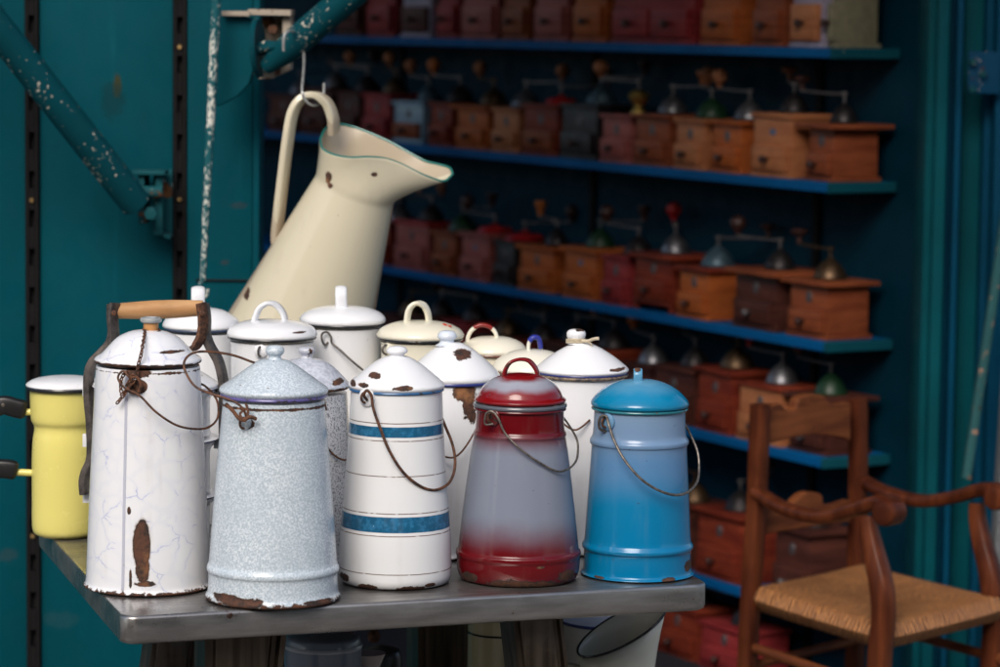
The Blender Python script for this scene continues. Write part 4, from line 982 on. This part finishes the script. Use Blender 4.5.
# ------------------------------------------------------------------ coffee grinders
WD = {
 'red': wood('red brown wood', (.11, .016, .010), (.21, .038, .018)), 'dark': wood('dark walnut', (.040, .014, .012), (.085, .028, .020)),
 'orange': wood('orange wood', (.26, .060, .016), (.40, .11, .028)), 'pale': wood('pale pine', (.30, .105, .045), (.42, .17, .075)),
 'pink': wood('rosy wood', (.22, .06, .055), (.33, .10, .085)), 'mid': wood('medium brown wood', (.15, .036, .016), (.25, .070, .028)),
 'black': flat('black wood', (.014, .010, .012), .4), 'lightblue': enamel('light blue tin', (.22, .38, .52), tiny=.3), 'olive': flat('olive tin', (.26, .24, .15), .5),
 'lilac': flat('lilac tin', (.40, .36, .48), .5), 'wine': wood('wine red wood', (.17, .018, .022), (.27, .035, .035))}
MT = {'silver': flat('grey steel dome', (.22, .22, .24), .3, .8), 'dark': flat('dark iron dome', (.035, .030, .032), .35, .6), 'green': flat('green dome', (.010, .045, .018), .35),
      'red': flat('red enamel dome', (.45, .012, .015), .25), 'gold': flat('brass dome', (.60, .42, .12), .3, .9), 'blue': flat('blue dome', (.07, .13, .17), .35, .3), 'bronze': flat('bronze dome', (.13, .08, .045), .35, .8)}
KN = {'wood': wood('turned knob wood', (.30, .11, .05), (.42, .18, .09)), 'orange': flat('orange knob', (.55, .16, .03), .35), 'red': flat('red knob', (.50, .01, .012), .3), 'dark': flat('dark knob', (.05, .018, .014), .35)}
M_crank = flat('crank steel', (.22, .20, .20), .4, .8)
M_badge = flat('badge metal', (.14, .13, .14), .4, .5)
M_badge2 = flat('blue badge', (.10, .17, .30), .4)
WD_SCALE = 1.3
for k_ in ('red', 'dark', 'orange', 'pale', 'pink', 'mid', 'wine'):
    for n_ in WD[k_].node_tree.nodes:
        if n_.type == 'MIX':
            for q_ in (6, 7):
                if not n_.inputs[q_].is_linked:
                    c_ = n_.inputs[q_].default_value; n_.inputs[q_].default_value = (c_[0] * WD_SCALE, c_[1] * WD_SCALE, c_[2] * WD_SCALE, 1)
rotG = atan2(-dS.y, -dS.x)
def lathe_knob(style):
    return {0: [(0, 0), (.006, .0), (.007, .006), (.015, .014), (.018, .024), (.015, .034), (.006, .040), (0, .041)],
            1: [(0, 0), (.007, 0), (.008, .012), (.014, .024), (.016, .030), (.013, .034), (0, .035)],
            2: [(0, 0), (.006, 0), (.006, .014), (.016, .018), (.019, .023), (.014, .028), (0, .030)]}[style]
CN = {'red': 'red brown', 'dark': 'dark walnut', 'orange': 'orange wood', 'pale': 'pale wood', 'pink': 'rosy wood', 'mid': 'brown wood', 'black': 'black', 'lightblue': 'light blue', 'olive': 'olive cream tin', 'lilac': 'lilac white tin', 'wine': 'wine red'}
ORD = ['rightmost', 'second from right', 'third from right', 'fourth from right', 'fifth from right', 'sixth from right', 'seventh from right', 'eighth from right', 'ninth from right', 'tenth from right', 'eleventh from right', 'twelfth from right', 'thirteenth from right', 'fourteenth from right', 'fifteenth from right', 'sixteenth from right', 'seventeenth from right', 'eighteenth from right']
SHN = ['on the top shelf', 'on the second shelf down', 'on the middle shelf', 'on the fourth shelf down', 'on the lowest shelf', 'on the kiosk floor']
GR = random.Random(5)
def grinder(si, idx, pxL, pxR, wood_, top, knob, ca, ks=0, h=.118, dep=.118, inset=.012, yaw=0, wide=False, two=False, topover=.010, topmat=None, crank=True, emblem=1, pyr=None, drawer_mat=None, legs=False):
    zsh = ZC[si] if si < 5 else .03
    h *= GR.uniform(.88, 1.09); yaw += GR.uniform(-.045, .045); dep *= GR.uniform(.93, 1.04); topover += GR.choice((0, 0, .008)); DR = GR.uniform(.68, .92)
    base = C0 - nS * inset; base.z = zsh; n_ = Vector((nS.x, nS.y, 0))
    pr_ = 300 if pyr is None else pyr
    def tx(px):                           # where pixel column px meets the shelf's front line
        t = 1.0
        for _ in range(6):
            Q = base + dS * t; py = proj(Q)[1]; H = onv(px, py, base, n_); t = (H - base).dot(dS)
        return t
    t0, t1 = tx(pxR), tx(pxL); w = (t1 - t0) - GR.uniform(.006, .022)
    c = base + dS * ((t0 + t1) / 2) - n_ * (dep / 2)
    top_txt = {'silver': 'steel dome', 'dark': 'dark iron dome', 'green': 'green dome', 'red': 'bright red top', 'gold': 'brass dome', 'blue': 'blue grey dome', 'bronze': 'bronze dome'}[top]
    if si == 0: lab = '%s coffee grinder box, %s %s' % (CN[wood_], ORD[idx], SHN[si])
    else: lab = '%s coffee grinder with %s, %s %s' % (CN[wood_], top_txt, ORD[idx], SHN[si])
    g_ = thing('coffee_grinder', (c.x, c.y, zsh), lab, 'coffee grinder', 'old coffee grinders on the kiosk shelves', rz=rotG + yaw)
    wm = WD[wood_]; e = .0008
    zb = .0
    if legs:
        for sx in (-1, 1):
            for sy in (-1, 1): MB().box((sx * (w / 2 - .006), sy * (dep / 2 - .006), .008), (.012, .012, .015), ch=.001).build('foot', wm, g_)
        zb = .016
    MB().box((0, 0, zb + .005), (w + .004, dep + .008, .009), ch=.0015).build('base_plate', wm, g_)
    z0 = zb + .0102; bh = h - .020 - zb
    MB().box((0, 0, z0 + bh / 2), (w - .008, dep - .004, bh), ch=.0015).build('box', wm, g_)
    dh = bh * .44
    for q_ in ((-1, 1) if two else (0,)):
        dw = (w - .008) * (.44 if two else .86); dx = q_ * w * .235
        d_ = MB().box((dx, -dep / 2 - .001, z0 + .004 + dh / 2), (dw, .020, dh), ch=.0015).build('drawer', WD[drawer_mat] if drawer_mat else wm, g_)
        MB().lathe(smp([(0, -.020), (.006, -.019), (.0085, -.014), (.006, -.008), (.0045, 0)], 2), 16, (dx, -dep / 2 - .0115, z0 + .003 + dh * .5), (0, 1, 0)).build('drawer_knob', KN['dark'] if wood_ != 'dark' else M_crank, d_)
    if emblem: MB().lathe([(0, -.0012), (.0095, -.001), (.0105, .001)], 20, (0, -dep / 2 + .0012, z0 + bh * .74), (0, 1, 0), squash=1.3 if emblem == 1 else .7).build('badge', M_badge if emblem == 1 else M_badge2, g_)
    tz = z0 + bh + .0002
    MB().box((0, 0, tz + .005), (w + topover - .004, dep + topover, .0095), ch=.002).build('top_plate', topmat or wm, g_)
    tz += .0100
    if top == 'red': prof = [(0, 0), (.052, 0), (.052, .008), (.046, .014), (.02, .018), (.008, .024), (0, .026)]
    elif top == 'gold': prof = [(0, 0), (.022, 0), (.018, .012), (.012, .020), (.024, .030), (.030, .044), (.016, .054), (0, .058)]
    else: prof = [(0, 0), (.043, 0), (.042, .004), (.037, .016), (.026, .030), (.012, .039), (.006, .044), (0, .045)]
    if w < .1: prof = [(a * .85, b) for a, b in prof]
    prof = [(a * DR, b * (.75 + .3 * DR)) for a, b in prof]; MB().lathe(smp(prof, 3), 36, (0, 0, tz)).build('hopper_dome', MT[top], g_)
    if crank:
        sh_ = prof[-1][1] + .017
        m_ = MB(); m_.tube([(0, 0, tz + prof[-1][1] - .004), (0, 0, tz + sh_)], .0032, 12)
        m_.lathe([(0, 0), (.008, 0), (.008, .006), (0, .007)], 12, (0, 0, tz + sh_ - .002))
        a = radians(ca); ln = .115; e_ = Vector((cos(a) * ln, sin(a) * ln, tz + sh_ + .004))
        m_.tube(sm([(0, 0, tz + sh_), (cos(a) * ln * .5, sin(a) * ln * .5, tz + sh_ + .001), e_], 4), 1, 10, flat_=(.0022, .006), bn=(-sin(a), cos(a), 0))
        cr_ = m_.build('crank', M_crank if top != 'bronze' else MT['bronze'], g_)
        MB().lathe(smp(lathe_knob(ks), 2), 20, e_ + Vector((0, 0, .002))).build('crank_knob', KN[knob], cr_)
    return g_
# right to left along each shelf: pxL, pxR, wood, dome, knob, crank angle, options
S1 = [(827, 838, 'olive', 'dark', 'dark', 0, dict(h=.19, inset=.028, dep=.105)), (790, 823, 'lilac', 'dark', 'dark', 0, dict(h=.18, drawer_mat='pale')), (751, 787, 'mid', 'dark', 'dark', 0, dict(h=.165)), (699, 744, 'orange', 'dark', 'dark', 0, dict(h=.17)),
      (612, 694, 'wine', 'dark', 'dark', 0, dict(h=.18, two=True)), (572, 607, 'orange', 'dark', 'dark', 0, dict(h=.17)), (533, 569, 'pink', 'dark', 'dark', 0, dict(h=.17)), (501, 531, 'mid', 'dark', 'dark', 0, dict(h=.17)),
      (461, 498, 'pink', 'dark', 'dark', 0, dict(h=.165)), (437, 459, 'wine', 'dark', 'dark', 0, dict(h=.17)), (402, 430, 'lilac', 'dark', 'dark', 0, dict(h=.18, drawer_mat='dark')), (366, 397, 'wine', 'dark', 'dark', 0, dict(h=.17)), (336, 363, 'dark', 'dark', 'dark', 0, dict(h=.17))]
S2 = [(804, 838, 'mid', 'dark', 'dark', 200, dict(h=.124, topover=.045, inset=.028, dep=.110, ks=2, yaw=-.05)), (750, 792, 'pale', 'dark', 'wood', 150, dict(h=.128, emblem=2, ks=2)), (709, 744, 'orange', 'silver', 'wood', 185, dict(ks=0)), (673, 706, 'pale', 'green', 'orange', 160, dict(ks=1)),
      (633, 669, 'mid', 'silver', 'wood', 10, dict(ks=0)), (600, 631, 'pink', 'gold', 'wood', 200, dict()), (560, 597, 'black', 'blue', 'dark', 30, dict(ks=1)), (522, 557, 'red', 'red', 'dark', 60, dict(drawer_mat='mid')),
      (491, 519, 'pale', 'silver', 'wood', 20, dict()), (455, 489, 'orange', 'bronze', 'wood', 170, dict(topover=.02)), (428, 453, 'red', 'dark', 'orange', 190, dict()), (393, 422, 'lightblue', 'blue', 'wood', 175, dict(emblem=1, drawer_mat='mid')),
      (362, 390, 'wine', 'bronze', 'wood', 160, dict()), (335, 360, 'dark', 'dark', 'wood', 180, dict()), (300, 331, 'dark', 'silver', 'dark', 40, dict()), (268, 297, 'dark', 'silver', 'dark', 100, dict())]
S3 = [(786, 829, 'mid', 'bronze', 'dark', 180, dict(h=.122, topover=.03, ks=2, inset=.022, dep=.110)), (732, 778, 'dark', 'dark', 'dark', 200, dict(h=.12, topover=.03, topmat=WD['mid'])), (675, 712, 'orange', 'blue', 'dark', 40, dict(h=.12, ks=2, topover=.02, topmat=WD['red'])), (632, 672, 'red', 'silver', 'red', 150, dict(h=.132, legs=True, topover=.02)),
      (600, 630, 'wine', 'dark', 'dark', 190, dict(h=.105)), (562, 597, 'orange', 'green', 'dark', 30, dict(emblem=2, ks=1, topover=.02)), (518, 554, 'orange', 'dark', 'orange', 170, dict(ks=1)), (493, 516, 'black', 'red', 'dark', 60, dict()),
      (459, 490, 'pink', 'red', 'dark', 190, dict(emblem=2)), (431, 456, 'mid', 'green', 'dark', 10, dict(ks=1)), (394, 428, 'pink', 'dark', 'wood', 170, dict(topmat=MT['red'])), (366, 391, 'red', 'silver', 'wood', 60, dict())]
S4 = [(789, 828, 'dark', 'green', 'dark', 180, dict(h=.125, topover=.03, inset=.025, dep=.105)), (736, 782, 'pale', 'silver', 'red', 185, dict(h=.13, ks=1, topmat=WD['red'])), (694, 735, 'red', 'bronze', 'dark', 40, dict(h=.13)), (652, 692, 'dark', 'dark', 'dark', 160, dict(h=.13, ks=2)),
      (612, 650, 'dark', 'silver', 'orange', 170, dict()), (575, 609, 'red', 'dark', 'orange', 175, dict(ks=1)), (540, 572, 'dark', 'dark', 'dark', 10, dict()), (506, 537, 'red', 'dark', 'dark', 180, dict(ks=2)), (472, 503, 'dark', 'bronze', 'dark', 30, dict(ks=2)), (440, 469, 'wine', 'dark', 'dark', 200, dict(ks=2)), (408, 437, 'dark', 'dark', 'dark', 120, dict(ks=1)), (378, 405, 'dark', 'bronze', 'dark', 10, dict())]
S5 = [(770, 812, 'dark', 'dark', 'dark', 60, dict(h=.15, crank=False)), (694, 742, 'red', 'dark', 'dark', 110, dict(h=.14, ks=2, topover=.02)), (652, 690, 'dark', 'bronze', 'dark', 170, dict(h=.13))]
S6 = [(700, 745, 'wine', 'dark', 'wood', 200, dict(h=.10, ks=2)), (655, 697, 'red', 'dark', 'orange', 30, dict(h=.11, ks=0))]
for si, Ls in enumerate((S1, S2, S3, S4, S5, S6)):
    for idx, (a_, b_, w_, t_, k_, c_, o_) in enumerate(Ls):
        grinder(si, idx, a_, b_, w_, t_, k_, c_, **o_)

# ------------------------------------------------------------------ unseen houses added behind the camera to darken reflections in enamel and paint
M_plaster = flat('street plaster', (.27, .23, .18), .85, var=.2, scale=2); M_pane = flat('dark window glass', (.03, .035, .04), .08); M_tiles = flat('roof slates', (.07, .065, .07), .7)
for hx, hw_, hh in ((-13, 7.6, 7.2), (-5, 8.0, 6.2), (3.4, 8.4, 6.8), (12, 8.2, 6.4)):
    hs = thing('reflection_house', (hx, -10, 0), 'plain plastered house added unseen behind the viewer to darken reflections', 'house', 'unseen houses added for reflections')
    MB().box((0, -3, hh / 2 + .01), (hw_, 6, hh)).build('wall', M_plaster, hs)
    MB().prism([(-hw_ / 2, .25, hh + .02), (-hw_ / 2, -6.2, hh + .02), (-hw_ / 2, -3, hh + 1.6)], (hw_, 0, 0)).build('roof', M_tiles, hs)
    for fz in (1.5, 4.4):
        for fx in (-2.6, 0, 2.6):
            f = MB().box((fx, .03, fz + .1), (1.25, .09, 1.75)).build('window_frame', flat('white frame', (.6, .6, .58), .5) if 'white frame' not in bpy.data.materials else bpy.data.materials['white frame'], hs)
            MB().box((fx, .08, fz + .1), (1.05, .03, 1.55)).build('pane', M_pane, f)
# ------------------------------------------------------------------ light
SUN_EL, SUN_AZ = radians(40), radians(196)           # azimuth measured clockwise from +Y: behind and left of the camera
w = bpy.data.worlds.new('World'); sc.world = w; w.use_nodes = True
nt = w.node_tree; bg = nt.nodes['Background']
sky = nt.nodes.new('ShaderNodeTexSky'); sky.sky_type = 'NISHITA'; sky.sun_disc = False
sky.sun_elevation = SUN_EL; sky.sun_rotation = SUN_AZ; sky.air_density = 1.0; sky.dust_density = 4.0; sky.ozone_density = 1.0
nt.links.new(sky.outputs[0], bg.inputs[0]); bg.inputs[1].default_value = .15
sl = bpy.data.lights.new('sun', 'SUN'); so = bpy.data.objects.new('sun', sl); COL.objects.link(so)
sl.energy = 1.4; sl.angle = radians(30); sl.color = (1, .98, .95)
sd = Vector((sin(SUN_AZ) * cos(SUN_EL), cos(SUN_AZ) * cos(SUN_EL), sin(SUN_EL)))
so.rotation_euler = (-sd).to_track_quat('-Z', 'Y').to_euler()

sc.view_settings.view_transform = 'Standard'; sc.view_settings.look = 'None'; sc.view_settings.gamma = 1; sc.view_settings.exposure = 0.20
sc.cycles.use_denoising = True; sc.cycles.max_bounces = 8; sc.cycles.caustics_reflective = False; sc.cycles.caustics_refractive = False
sc.cycles.sample_clamp_indirect = 8
